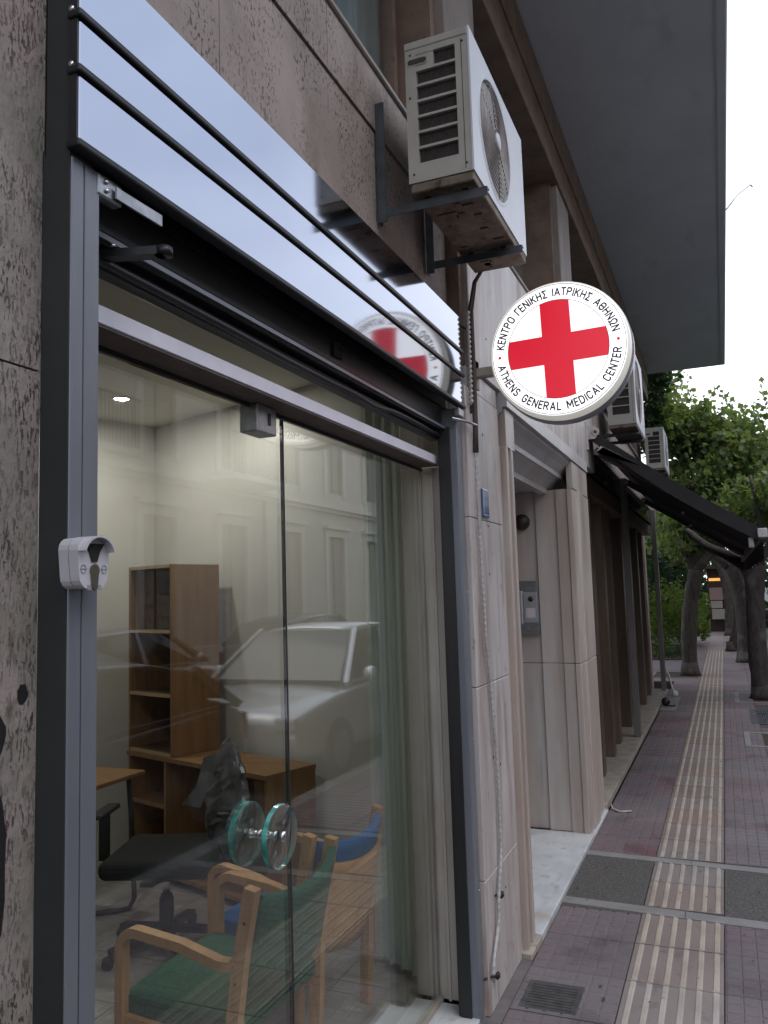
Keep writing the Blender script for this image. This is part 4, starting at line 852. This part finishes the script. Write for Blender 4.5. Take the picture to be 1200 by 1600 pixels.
# armchairs
def armchair(name, label, loc, rot, fab, wide=.56, panel=False):
    t = thing(name, label, 'chair', loc, rot, None); hw_ = wide/2-.018
    def b(m, n, mt, p=t, **k): return m.build(n, mt, p, world=False, **k)
    for s in (-1, 1):
        x = s*hw_
        pts = [(x, .235, 0), (x, .235, .30), (x, .235, .545)]+[(x, .175+.06*math.cos(R(a)), .565+.055*math.sin(R(a))) for a in (0, 25, 50, 75, 90)]+[(x, 0, .600), (x, -.14, .565)]+[(x, -.175+.035*math.sin(R(-a))-.0, .60-.035*math.cos(R(a))) for a in (5, 30, 55)]
        m = MB(); m.ribbon(pts, .038, .030, (1, 0, 0)); b(m, 'arm', BEECH)
        m = MB(); m.ribbon([(x, -.175, 0), (x, -.185, .2), (x, -.195, .42), (x, -.225, .62), (x, -.262, .80)], .036, .042, (1, 0, 0)); lg = b(m, 'rear_post', BEECH)
        m = MB()
        for z, yy in ((.52, -.207), (.70, -.242)): m.lathe([(0, 0), (.006, 0), (.006, .0015), (0, .0015)], (x+s*.018, yy, z), 'x', 8)
        b(m, 'screw_cap', BLACKP, lg)
        m = MB(); m.bar((x-s*.002, .22, .335), (x-s*.002, -.175, .30), .022, .05); b(m, 'side_rail', BEECH)
    m = MB(); m.bbox(-hw_+.012, hw_-.012, .19, .212, .31, .36, .004, 1); b(m, 'front_rail', BEECH)
    # cushion
    m = MB(); n = 12; g0 = []
    for lay, z in ((0, .345), (1, .415)):
        g0.append([[m.b.verts.new(((hw_-.014)*(-1+2*i/n), -.19+.46*j/n, z-.04*(1-j/n)*.6+(.030*(1-(abs(-1+2*i/n))**4)*(1-(abs(-1+2*j/n))**4)+(.012 if False else 0) if lay else 0)-(0 if 0 < j < n or not lay else .02))) for j in range(n+1)] for i in range(n+1)])
    for lay in (0, 1):
        for i in range(n):
            for j in range(n):
                f_ = m._f([g0[lay][i][j], g0[lay][i+1][j], g0[lay][i+1][j+1], g0[lay][i][j+1]])
                if f_: f_.smooth = True
    for i in range(n): m._f([g0[0][i][0], g0[0][i+1][0], g0[1][i+1][0], g0[1][i][0]]); m._f([g0[0][i][n], g0[0][i+1][n], g0[1][i+1][n], g0[1][i][n]]); m._f([g0[0][0][i], g0[0][0][i+1], g0[1][0][i+1], g0[1][0][i]]); m._f([g0[0][n][i], g0[0][n][i+1], g0[1][n][i+1], g0[1][n][i]])
    b(m, 'seat_cushion', fab)
    def backsheet(z0, z1, th, mt, nm, bow, off=0, dz=0.0):
        m = MB(); n = 14; L_ = []
        for s in (0, 1):
            L_.append([[m.b.verts.new(((hw_-.018)*u, -.195-.085*((z-.42)/.38)+off-bow*(1-u*u)-s*th, z-dz*(1-u*u))) for z in [z0+(z1-z0)*q/8 for q in range(9)]] for u in [-1+2*i/n for i in range(n+1)]])
        for s in (0, 1):
            for i in range(n):
                for j in range(8):
                    f_ = m._f([L_[s][i][j], L_[s][i+1][j], L_[s][i+1][j+1], L_[s][i][j+1]])
                    if f_: f_.smooth = True
        for i in range(n): m._f([L_[0][i][0], L_[0][i+1][0], L_[1][i+1][0], L_[1][i][0]]); m._f([L_[0][i][8], L_[0][i+1][8], L_[1][i+1][8], L_[1][i][8]])
        for j in range(8): m._f([L_[0][0][j], L_[0][0][j+1], L_[1][0][j+1], L_[1][0][j]]); m._f([L_[0][n][j], L_[0][n][j+1], L_[1][n][j+1], L_[1][n][j]])
        b(m, nm, mt)
    backsheet(.50, .775, .035, fab, 'backrest', .055, .02, .03)
    if panel: backsheet(.36, .70, .012, BEECH, 'back_shell', .055, -.02, .03)
    return t
armchair('armchair', 'green fabric armchair with bent beech arms, nearest the glass doors', (-1.655, 2.51, .02), R(90), GREENF, .585)
armchair('armchair', 'blue fabric armchair with wooden back shell, behind the green one', (-1.70, 3.06, .02), R(80), BLUEF, .50, True)

# office chair with wrapped backrest
oc = thing('office_chair', 'black swivel office chair with plastic wrapped backrest in front of the cabinet', 'office chair', (-2.62, 3.42, .02), R(20))
def b(m, n, mt, p=oc): return m.build(n, mt, p, world=False)
for k_ in range(5):
    a = R(k_*72+10); ca, sa = math.cos(a), math.sin(a); m = MB(); m.bar((0.02*ca, .02*sa, .10), (.29*ca, .29*sa, .065), .045, .03); lg = b(m, 'base_arm', BLACKP)
    m = MB(); m.lathe([(0, -.02), (.024, -.02), (.028, -.01), (.028, .01), (.024, .02), (0, .02)], (.30*ca, .30*sa, .028), 'x', 14); b(m, 'caster', BLACKP, lg)
m = MB(); m.lathe([(0, .07), (.035, .07), (.035, .24), (.028, .25), (.028, .26), (0, .26)], (0, 0, 0), 'z', 16); b(m, 'gas_lift', BLACKP)
m = MB(); m.lathe([(0, .26), (.018, .26), (.018, .37), (0, .37)], (0, 0, 0), 'z', 14); b(m, 'piston', SCREW)
m = MB(); m.bbox(-.26, .26, -.24, .26, .39, .48, .04, 4); b(m, 'seat', BLACKF)
m = MB(); m.bbox(-.08, .08, -.12, .12, .35, .40, .01, 1); m.bar((0, -.1, .37), (0, -.30, .40), .06, .02); b(m, 'mechanism', BLACKP)
for s in (-1, 1):
    m = MB(); m.bar((s*.24, 0, .40), (s*.31, 0, .42), .05, .02); m.bar((s*.31, 0, .42), (s*.31, 0, .64), .05, .02, (0, 1, 0)); m.bbox(s*.31-.035, s*.31+.035, -.12, .13, .64, .665, .01, 2); b(m, 'armrest', BLACKP)
wr = thing('wrapped_backrest', 'dark seat back wrapped in clear shiny plastic standing against the office chair', 'chair back', (-2.28, 3.56, .40))
PLAST = mat('clear_wrap', (.15, .15, .16), .18, 0, c2=(.055, .055, .06), scale=14, stretch=(1, 1, .35), bump=1.0, bscale=38, spec=.9, coat=.6)
m = MB(); n, k = 22, 22; rb = random.Random(4)
rings = []
for i in range(k+1):
    z = .44+.57*i/k; t = i/k; wd = (.055+.10*math.sin(math.pi*min(1, (1-t)*1.05))**.6) if t < .97 else .03; dp_ = .35*wd
    if t > .6: wd *= 1-.5*(t-.6)/.4
    rings.append([m.b.verts.new((-2.36+wd*math.cos(2*math.pi*j/n)*(1+rb.uniform(-.09, .09))*B.y+.02*t, 3.52+dp_*math.sin(2*math.pi*j/n)*(1+rb.uniform(-.15, .15))+wd*math.cos(2*math.pi*j/n)*-.25+.04*t, z+rb.uniform(-.006, .006))) for j in range(n)])
for i in range(k):
    for j in range(n): m._f([rings[i][j], rings[i][(j+1) % n], rings[i+1][(j+1) % n], rings[i+1][j]])
m._f(rings[0][::-1]); m._f(rings[-1])
m.build('plastic_wrap', PLAST, wr)
m = MB(); n = 10
P0 = Vector((-2.42, 3.45, .93)); 
fl_ = [(-2.42, 3.45, .93), (-2.35, 3.46, .96), (-2.44, 3.42, .80), (-2.50, 3.38, .72), (-2.42, 3.42, .70), (-2.36, 3.44, .84)]
m.quad(fl_[0], fl_[1], fl_[5], fl_[2]); m.quad(fl_[2], fl_[5], fl_[4], fl_[3]); m.build('loose_flap', PLAST, wr, fix=False)

# ================================================================== TREES AND HEDGES
def limb(m, pts, r0, r1, n=9):
    k = len(pts); P = [Vector(p) for p in pts]; out = []
    for i in range(len(P)-1):
        for q in range(5): out.append(P[i].lerp(P[i+1], q/5))
    out.append(P[-1]); L_ = len(out); rb = random.Random(int(abs(P[0].x)*997+P[0].y*31))
    # smooth
    for _ in range(3): out = [out[0]]+[(out[i-1]+out[i]*2+out[i+1])/4 for i in range(1, L_-1)]+[out[-1]]
    m.tube(out, [(r0+(r1-r0)*i/(L_-1))*rb.uniform(.92, 1.1) for i in range(L_)], n)
def leaves(m, centre, rad, count, size, rnd, hollow=.0):
    cx, cy, cz = centre; rx, ry, rz = rad
    for _ in range(count):
        while True:
            u = Vector((rnd.uniform(-1, 1), rnd.uniform(-1, 1), rnd.uniform(-1, 1)))
            if hollow <= u.length <= 1: break
        p = Vector((cx+u.x*rx, cy+u.y*ry, cz+u.z*rz)); d = Vector((rnd.gauss(0, 1), rnd.gauss(0, 1), rnd.gauss(0, 1))).normalized(); e = d.orthogonal().normalized()
        e = (e*math.cos(2)+d.cross(e)*math.sin(rnd.uniform(0, 6))).normalized(); s = size*rnd.uniform(.4, 1.3)
        a, b_ = d*s, e*s*.45
        m.quad(p-a*.5, p-b_+a*.05, p+a*.55, p+b_+a*.05)
def crown(blobs, size, rnd, dens):
    m = MB()
    for c_, r_ in blobs:
        sub = 9
        for _ in range(sub+2):
            u = Vector((rnd.uniform(-1, 1), rnd.uniform(-1, 1), rnd.uniform(-1, 1))).normalized()*rnd.uniform(.25, .95)
            q = (c_[0]+u.x*r_[0], c_[1]+u.y*r_[1], c_[2]+u.z*r_[2]); k = rnd.uniform(.35, .75)
            leaves(m, q, (r_[0]*k, r_[1]*k, r_[2]*k), int(dens*k*k*(1.3 if q[2] < c_[2] else .62)), size, rnd)
    return m
def tree(label, base, trunk, limbs, blobs, size, dens, lm, seed, group='trees along the pavement'):
    t = thing('street_tree', label, 'tree', base, group=group); rnd = random.Random(seed)
    m = MB(); P, r0, r1 = trunk; limb(m, P, r0, r1, 14)
    b0 = Vector(P[0]); m.tube([b0, b0+Vector((0, 0, .08)), b0+Vector((0, 0, .25))], [r0*1.35, r0*1.15, r0], 14); m.build('trunk', BARK, t)
    for L_, a, b_ in limbs: m = MB(); limb(m, L_, a, b_, 8); m.build('limb', BARK, t)
    c_ = crown(blobs, size, rnd, dens); c_.build('crown', lm, t, fix=False); return t
tree('dark leaning tree beyond the shop end, left of the tactile path', (-.70, 16.8, 0), ([(-.70, 16.8, 0), (-.68, 16.8, .9), (-.58, 16.8, 1.5), (-.48, 16.8, 2.0)], .15, .13),
     [([(-.48, 16.8, 1.95), (-.2, 16.7, 2.3), (.05, 16.5, 2.7), (.1, 16.4, 3.3)], .10, .04), ([(-.5, 16.8, 1.9), (-.7, 16.9, 2.5), (-.8, 17.2, 3.4)], .09, .03), ([(-.5, 16.8, 1.8), (-.55, 17, 2.6), (-.15, 17.2, 3.6), (.15, 17.2, 4.2)], .07, .02)],
     [((-.75, 17.0, 4.9), (.65, .9, .85)), ((-.25, 17.0, 4.2), (.8, 1.0, .85)), ((.25, 17.2, 4.25), (.7, .9, .7)), ((.15, 17.0, 3.3), (.95, .9, .7)), ((-.7, 17.3, 3.4), (.8, 1.0, .9)), ((.9, 17.2, 3.9), (.6, .8, .7)), ((.95, 17.0, 3.2), (.6, .8, .6)), ((-.5, 17.4, 2.6), (.8, .8, .45))], .125, 950, LEAF, 1)
tree('thick pollarded tree trunk at the right edge of the pavement', (.41, 13.55, 0), ([(.41, 13.55, 0), (.40, 13.55, .9), (.43, 13.55, 1.6), (.45, 13.55, 1.98)], .125, .145),
     [([(.45, 13.55, 1.9), (.70, 13.5, 2.3), (.9, 13.3, 3.0)], .08, .03), ([(.43, 13.6, 1.9), (.1, 13.7, 2.15), (-.2, 13.9, 2.3), (-.5, 14.2, 2.6)], .10, .05), ([(.5, 13.55, 1.9), (.6, 13.8, 2.6), (.5, 14.0, 3.4)], .05, .02)],
     [((.95, 13.9, 3.3), (.55, .9, .6)), ((.55, 14.6, 2.95), (.6, .8, .45)), ((1.2, 13.2, 2.8), (.5, .7, .5))], .10, 520, LEAF, 2)
tree('second tree on the right of the path, half hidden by the thick trunk', (.33, 19.7, 0), ([(.33, 19.7, 0), (.36, 19.7, 1.0), (.28, 19.7, 1.8), (.15, 19.7, 2.2)], .16, .13),
     [([(.15, 19.7, 2.1), (-.3, 19.6, 2.5), (-.9, 19.5, 2.7)], .12, .05), ([(.2, 19.7, 2.1), (.5, 19.8, 3.0), (.6, 19.8, 3.8)], .08, .03)],
     [((.4, 20, 3.9), (1.2, 1.3, 1.0)), ((-.9, 20.5, 3.6), (1.2, 1.3, 1.0)), ((1.6, 19.5, 3.6), (1.0, 1.0, .9))], .12, 700, LEAF, 3)
tree('slender grey tree leaning over the path, third on the right', (.12, 22.9, 0), ([(.08, 22.9, 0), (.3, 22.9, .8), (.34, 22.9, 1.6), (.2, 22.9, 2.3)], .12, .10),
     [([(.2, 22.9, 2.2), (-.4, 22.8, 2.8)], .08, .04)], [((0, 23.4, 3.9), (1.6, 1.3, 1.2)), ((-1.6, 23.5, 3.7), (1.2, 1.2, 1.2))], .14, 520, LEAFD, 4)
tree('farthest thin trunk bending left over the path', (.05, 30, 0), ([(.12, 30, 0), (.15, 30, 1.2), (.0, 30, 2.2), (-.3, 30, 2.7)], .17, .14),
     [([(-.3, 30, 2.6), (-1.2, 30, 3.1)], .1, .05)], [((0, 30.5, 4.4), (2.4, 1.6, 1.4)), ((-2.8, 30.5, 4.2), (2.2, 1.5, 1.5)), ((2.6, 31, 4.6), (2.0, 1.5, 1.4))], .2, 460, LEAFD, 5)
tree('leafy tree rising over the road side at the right edge', (3.0, 26, 0), ([(3.0, 26, -.1), (3.0, 26, 2.6)], .18, .13), [([(3.0, 26, 2.4), (2.6, 26, 3.6), (2.2, 26, 4.6)], .10, .04)],
     [((2.4, 25.5, 4.3), (1.4, 1.4, .9)), ((3.4, 26, 5.0), (1.4, 1.4, 1.0)), ((1.2, 25, 3.6), (1.0, 1.2, .8))], .17, 520, LEAF, 6)
rnd = random.Random(12)
def foliage(name, label, cat, blobs, size, dens, lm): m = crown(blobs, size, rnd, dens); tag(m.build(name, lm, fix=False), label, cat)
foliage('hanging_vine', 'dark vine clump hanging under the far end of the slab', 'vine', [((-.95, 15.9, 5.55), (.45, .5, .5)), ((-1.1, 16.2, 4.9), (.35, .4, .7))], .10, 420, LEAFD)
foliage('yellow_green_bush', 'yellowish green bush behind the far shop corner', 'bush', [((-1.35, 21.5, .95), (.55, .7, .8)), ((-1.1, 22.3, .9), (.35, .5, .7))], .07, 900, LEAFY)
foliage('path_hedge', 'bright green hedge beside the far end of the path', 'hedge', [((-.75, 24.5, .75), (.28, 1.2, .55)), ((-.75, 27, .9), (.28, 1.2, .6))], .07, 900, LEAFY)
foliage('far_tree_mass', 'dark mass of foliage closing the view behind the distant kiosk', 'foliage', [((-3.5, 37, 2.5), (2.2, 1.5, 3.0)), ((-.5, 37.5, 2.8), (2.4, 1.5, 3.0)), ((2.6, 38, 3.2), (2.2, 1.5, 3.2))], .3, 420, LEAFD)
# long shoots and dead twigs sticking out of the left tree's crown
m = MB(); rs = random.Random(77)
for _ in range(46):
    x, z = rs.uniform(-.9, 1.4), rs.uniform(3.9, 4.7); x2, z2 = x+rs.uniform(-.3, .5), z+rs.uniform(.5, 1.2); y = rs.uniform(16.6, 17.6)
    P = [(x+(x2-x)*t, y, z+(z2-z)*t-.15*t*t) for t in [i/6 for i in range(7)]]; m.mi = 0; m.tube(P, [.012-.0015*i for i in range(7)], 4)
    m.mi = 1
    for p in P[2:]: leaves(m, p, (.10, .10, .09), 5, .11, rs)
tag(m.build('leafy_shoots', [BARK, LEAF], fix=False), 'thin leafy shoots rising out of the left tree against the white sky', 'branches')
foliage('dark_shrubbery', 'dark shrubbery filling the garden behind the left tree', 'shrub', [((-2.2, 24, 2.0), (1.5, 1.2, 1.9)), ((-3.2, 22, 2.5), (1.4, 1.2, 2.2)), ((-1.6, 26, 3.0), (1.6, 1.2, 1.4))], .15, 900, LEAFD)
m = MB(); rl = random.Random(8)
for _ in range(5000):
    x, y = rl.uniform(-4.5, -.95), rl.uniform(20.3, 24); a = rl.uniform(0, 3.1); h = rl.uniform(.04, .10); dx, dy = .01*math.cos(a), .01*math.sin(a); m.quad((x-dx, y-dy, 0), (x+dx, y+dy, 0), (x+dx*.3+.02, y+dy, h), (x-dx*.3+.02, y-dy, h))
gs = m.build('lawn', LEAFD, fix=False); tag(gs, 'strip of dark green grass beyond the left tree', 'grass'); gs['kind'] = 'stuff'
m = MB(); m.box(-5, -.93, 20.2, 34, -.012, .02); struct(m.build('garden_soil', SOIL))
fe = thing('low_railing', 'low dark two rail fence in front of the grass', 'railing', (-1.8, 20.1, 0))
for z in (.35, .55): m = MB(); m.tube([(-4, 20.1, z), (-.95, 20.1, z)], .012, 6); m.build('rail', BLACKP, fe)
for x in (-.95, -2.0, -3.0): m = MB(); m.tube([(x, 20.1, 0), (x, 20.1, .6)], .018, 6); m.build('post', BLACKP, fe)

# ================================================================== SMALL THINGS ON THE PAVEMENT AND THE FAR KIOSK
ds = thing('fallen_spotlight', 'small black and white fitting on a pale slab at the foot of the shops', 'floor light', (-.9, 12.5, 0))
m = MB(); m.bbox(-.93, -.72, 12.0, 13.5, .003, .012, .003, 1); m.build('pale_slab', BAND, ds)
m = MB(); m.lathe([(0, -.04), (.055, -.04), (.06, 0), (.04, .06), (0, .06)], (-.87, 12.4, .075), 'y', 16); m.build('lamp_head', BLACKP, ds)
m = MB(); m.bbox(-.86, -.74, 12.36, 12.44, .012, .03, .003, 1); m.build('foot', BRKT, ds)
m = MB(); m.tube([(-.93, 13.6, .45), (-.88, 13.6, .3), (-.84, 13.6, .12), (-.80, 13.5, .05)], .015, 8); m.lathe([(0, 0), (.04, 0), (.05, .05), (.02, .09), (0, .09)], (-.80, 13.5, .012), 'z', 12); tag(m.build('white_drainpipe', OPPT), 'bent white drainpipe end at the far corner of the shops', 'drainpipe')
kk = thing('street_kiosk', 'distant street kiosk with stacked magazines and a warm lit awning', 'kiosk', (-.1, 32.6, 0))
m = MB(); m.box(-.55, 1.1, 32.6, 34.2, 0, 2.3); m.build('booth', mat('kiosk_wood', (.07, .045, .035), .6), kk)
m = MB(); m.box(-.75, 1.2, 32.0, 34.3, 2.3, 2.42); m.build('roof', mat('kiosk_roof', (.10, .06, .04), .6), kk)
m = MB(); m.box(-.5, .05, 32.56, 32.6, 1.85, 1.95); m.build('lit_strip', mat('warm_tube', (1, .6, .2), .5, emit=((1, .5, .12), .5)), kk)
for nm, x0, x1, z0, z1, col in (('poster', -.5, -.05, 1.15, 1.6, (.45, .30, .28)), ('poster', -.48, -.08, .85, 1.12, (.5, .44, .38)), ('magazine_box', -.46, .0, .45, .82, (.28, .17, .08)), ('magazine_box', .0, .2, .3, .9, (.26, .30, .28)), ('magazine_rack', .25, .62, .1, 1.5, (.25, .28, .32))):
    m = MB(); m.bbox(x0, x1, 32.3, 32.58, z0, z1, .01, 1); m.build(nm, mat('k%d' % int(x0*100+z0*7), col, .6), kk)

# ================================================================== CARS AND THE OTHER SIDE OF THE STREET
def car(label, x, y, col, rot=0, h=1.46, name='parked_car', group='cars parked along the kerb'):
    t = thing(name, label, 'car', (x, y, -.12), rot, group); PT = mat('paint_%d_%d_%d' % tuple(int(c*99) for c in col), col, .3, .3, coat=.8)
    def b(m, n, mt, p=t, **k): return m.build(n, mt, p, world=False, **k)
    st = [(-2.05, .74, .36, .62), (-2.0, .80, .26, .74), (-1.6, .84, .20, .82), (-1.0, .86, .20, .90), (0, .87, .20, .93), (1.0, .87, .20, .95), (1.6, .86, .20, .98), (1.95, .82, .26, .96), (2.02, .76, .36, .86)]
    m = MB(); rings = []
    for yy, hw_, zb, zt in st:
        P = [(-hw_*.9, zb), (-hw_, zb+.10), (-hw_*1.01, (zb+zt)/2), (-hw_*.96, zt-.06), (-hw_*.88, zt), (0, zt+.03), (hw_*.88, zt), (hw_*.96, zt-.06), (hw_*1.01, (zb+zt)/2), (hw_, zb+.10), (hw_*.9, zb)]
        rings.append([m.b.verts.new((p[0], yy, p[1])) for p in P])
    for a_, c_ in zip(rings, rings[1:]):
        for j in range(11):
            f_ = m._f([a_[j], a_[(j+1) % 11], c_[(j+1) % 11], c_[j]])
            if f_: f_.smooth = True
    m._f(rings[0]); m._f(rings[-1][::-1]); bo_ = b(m, 'body', PT); sub_ = bo_.modifiers.new('round', 'SUBSURF'); sub_.levels = sub_.render_levels = 2
    # greenhouse: roof + glass band + pillars
    ring_l = [(-1.05, .93), (-.35, h-.05), (.2, h), (1.0, h-.03), (1.55, h-.13), (1.85, .96)]
    m = MB(); top = []
    for yy, z in ring_l[1:5]:
        wv = .60+.02*(yy > 0); top.append([m.b.verts.new(q) for q in ((-wv, yy, z-.03), (-wv*.6, yy, z+.01), (0, yy, z+.02), (wv*.6, yy, z+.01), (wv, yy, z-.03), (wv-.03, yy, z-.06), (-wv+.03, yy, z-.06))])
    for a_, c_ in zip(top, top[1:]):
        for j in range(7): 
            f_ = m._f([a_[j], a_[(j+1) % 7], c_[(j+1) % 7], c_[j]])
            if f_: f_.smooth = True
    m._f(top[0]); m._f(top[-1][::-1]); b(m, 'roof', PT)
    for s in (-1, 1):
        xb, xt = s*.80, s*.60
        m = MB(); m.quad((xb, -.85, .93), (xb, .25, .94), (xt, .25, h-.045), (xt, -.32, h-.08)); b(m, 'side_window', GLASSD)
        m = MB(); m.quad((xb, .33, .94), (xb, 1.5, .96), (xt, 1.40, h-.12), (xt, .33, h-.045)); b(m, 'side_window', GLASSD)
        m = MB(); m.bar((s*.83, -1.08, .92), (xt, -.33, h-.05), .05, .05); m.bar((xb, .29, .93), (xt, .29, h-.04), .07, .03, (s, 0, 0)); m.bar((s*.82, 1.82, .94), (xt, 1.5, h-.12), .12, .06); m.bar((s*.83, -1.0, .925), (s*.83, 1.8, .955), .02, .03); b(m, 'pillar', PT)
        m = MB(); m.lathe([(0, -.05), (.06, -.04), (.08, .0), (.05, .05), (0, .06)], (s*.95, -.72, 1.0), 'y', 12); b(m, 'wing_mirror', PT)
        for yw in (-1.28, 1.25):
            m = MB(); m.lathe([(0, -.10), (.19, -.10), (.29, -.095), (.315, -.06), (.315, .06), (.29, .095), (.19, .09)], (s*.77, yw, .315), 'x', 24); wh = b(m, 'wheel', BLACKP)
            m = MB(); m.lathe([(0, s*.108), (.05, s*.108), (.19, s*.100)], (s*.77, yw, .315), 'x', 16); b(m, 'rim', GALV, wh)
        m = MB(); m.bbox(s*.66-.12, s*.66+.12, -2.075, -1.99, .58, .72, .03, 2); b(m, 'headlight', mat('lamp_lens', (.6, .62, .65), .15, coat=.5))
        m = MB(); m.bbox(s*.70-.08, s*.70+.08, 1.96, 2.05, .62, .85, .02, 2); b(m, 'tail_light', mat('tail_lens', (.25, .01, .01), .2, coat=.5))
    m = MB(); m.quad((-.74, -1.04, .95), (.74, -1.04, .95), (.57, -.37, h-.06), (-.57, -.37, h-.06)); b(m, 'windscreen', GLASSD)
    m = MB(); m.quad((-.74, 1.84, .98), (.74, 1.84, .98), (.58, 1.57, h-.15), (-.58, 1.57, h-.15)); b(m, 'rear_window', GLASSD)
    m = MB(); m.box(-.25, .25, -2.065, -2.052, .40, .50); b(m, 'number_plate', OPPT)
    return t
for x, y, col, lb, h in ((2.3, 4.2, (.10, .105, .12), 'dark silver hatchback parked at the kerb opposite the glass doors', 1.38), (2.1, 8.8, (.72, .72, .72), 'white hatchback parked behind the dark silver one', 1.50), (2.05, 13.2, (.07, .08, .10), 'dark grey car parked third along the kerb', 1.45), (2.05, 17.4, (.03, .10, .28), 'blue car parked beyond the thick tree trunk', 1.5), (2.05, 22.2, (.5, .5, .52), 'pale silver car fifth along the kerb', 1.5), (2.1, 27.5, (.10, .04, .04), 'dark red car at the far end of the kerb row', 1.45), (2.05, -1.0, (.25, .25, .26), 'grey car parked behind the camera position', 1.46)):
    car(lb, x, y, col, 0, h)
car('pale car parked across the street in front of the old facade', 5.7, 9.4, (.42, .43, .45), R(180), 1.45, group='cars parked across the street'); car('dark blue car parked across the street further along', 5.7, 15.2, (.04, .05, .09), R(180), 1.48, group='cars parked across the street')
op = thing('neoclassical_house', 'two storey cream neoclassical house across the street, reflected in the glass', 'building', (8.2, 14, 0))
XO = 8.2; YA, YB = 1.0, 26.0
wy = [2.6+2.75*i for i in range(9)]
def opw(z0, z1, wd):
    cuts = []
    m = MB(); prev = YA
    for c_ in wy: m.box(XO, XO+.35, prev, c_-wd/2, z0, z1); prev = c_+wd/2
    m.box(XO, XO+.35, prev, YB, z0, z1); return m
m = MB(); m.box(XO, XO+.35, YA, YB, -.01, .8); m.box(XO, XO+.35, YA, YB, 3.45, 4.75); m.box(XO, XO+.35, YA, YB, 7.1, 8.0); m.box(XO+.35, XO+8, YA, YB, 0, 8.0); m.build('wall', OPPW, op)
opw(.8, 3.45, 1.05).build('wall', OPPW, op); opw(4.75, 7.1, 1.05).build('wall', OPPW, op)
m = MB(); m.box(XO-.10, XO, YA, YB, 4.15, 4.25); m.box(XO-.20, XO, YA, YB, 4.25, 4.36); m.build('string_course', OPPT, op)
m = MB(); m.box(XO-.15, XO, YA, YB, 7.55, 7.7); m.box(XO-.35, XO, YA, YB, 7.7, 7.95); m.build('cornice', OPPT, op)
m = MB(); m.box(XO-.06, XO, YA, YB, -.01, .7); m.build('plinth', OPPT, op)
for yy in (YA+.15, 9.45, 17.7, YB-.5):
    m = MB(); m.box(XO-.12, XO-.001, yy, yy+.5, .7, 4.15); m.box(XO-.12, XO-.001, yy, yy+.5, 4.36, 7.55); m.box(XO-.16, XO-.001, yy-.05, yy+.55, 7.3, 7.5); m.build('pilaster', OPPT, op)
for c_ in wy:
    for z0, z1 in ((.8, 3.45), (4.75, 7.1)):
        f_ = MB(); f_.box(XO-.06, XO-.001, c_-.72, c_-.53, z0-.1, z1); f_.box(XO-.06, XO-.001, c_+.53, c_+.72, z0-.1, z1); f_.box(XO-.07, XO-.001, c_-.74, c_+.74, z1, z1+.22); f_.box(XO-.16, XO-.001, c_-.80, c_+.80, z1+.22, z1+.32); fo = f_.build('window', OPPT, op)
        f_ = MB(); f_.box(XO+.15, XO+.18, c_-.52, c_+.52, z0, z1); f_.build('pane', GLASSD, fo)
        f_ = MB(); f_.box(XO+.08, XO+.12, c_-.52, c_-.04, z0, z1); f_.box(XO+.08, XO+.12, c_+.04, c_+.52, z0, z1)
        for q in range(10): zz = z0+.1+q*(z1-z0-.2)/10; f_.box(XO+.06, XO+.08, c_-.47, c_-.09, zz, zz+.12); f_.box(XO+.06, XO+.08, c_+.09, c_+.47, zz, zz+.12)
        f_.build('shutter', OPPS, fo)
for c_ in (wy[3], wy[5]):
    m = MB(); m.box(XO-.85, XO-.2, c_-1.2, c_+1.2, 4.37, 4.5); bo = m.build('balcony', OPPT, op)
    m = MB()
    for q in range(24): m.box(XO-.83, XO-.81, c_-1.17+q*.1, c_-1.155+q*.1, 4.5, 5.4)
    m.box(XO-.84, XO-.80, c_-1.19, c_+1.19, 5.4, 5.44); m.build('railing', BRKT, bo)
# neighbours beyond, as simple blocks with real openings
def block(label, x0, x1, y0, y1, h, mt, face):
    t = thing('street_building', label, 'building', ((x0+x1)/2, (y0+y1)/2, 0), group='buildings further along the street'); m = MB(); m.box(x0, x1, y0, y1, -.1, h); m.build('wall', mt, t)
    fx = x0 if face < 0 else x1; z = 1.0
    while z+1.8 < h:
        y = y0+1.2
        while y+1.4 < y1:
            w_ = MB(); w_.box(fx+face*.001, fx+face*.08, y-.1, y+1.3, z-.1, z+1.75); wo = w_.build('window', OPPT, t); w_ = MB(); w_.box(fx+face*.081, fx+face*.10, y, y+1.2, z, z+1.65); w_.build('pane', GLASSD, wo); y += 3.1
        z += 3.1
block('pale block across the street beyond the neoclassical house', 8.4, 16, 26.6, 46, 9.5, OPPW, -1)
block('low pale building across the street, nearer than the old house', 8.4, 16, -16, .6, 7.5, OPPW, -1)
block('distant block at the end of the garden behind the trees', -12, -4.5, 26, 40, 7, OPPW, 1)
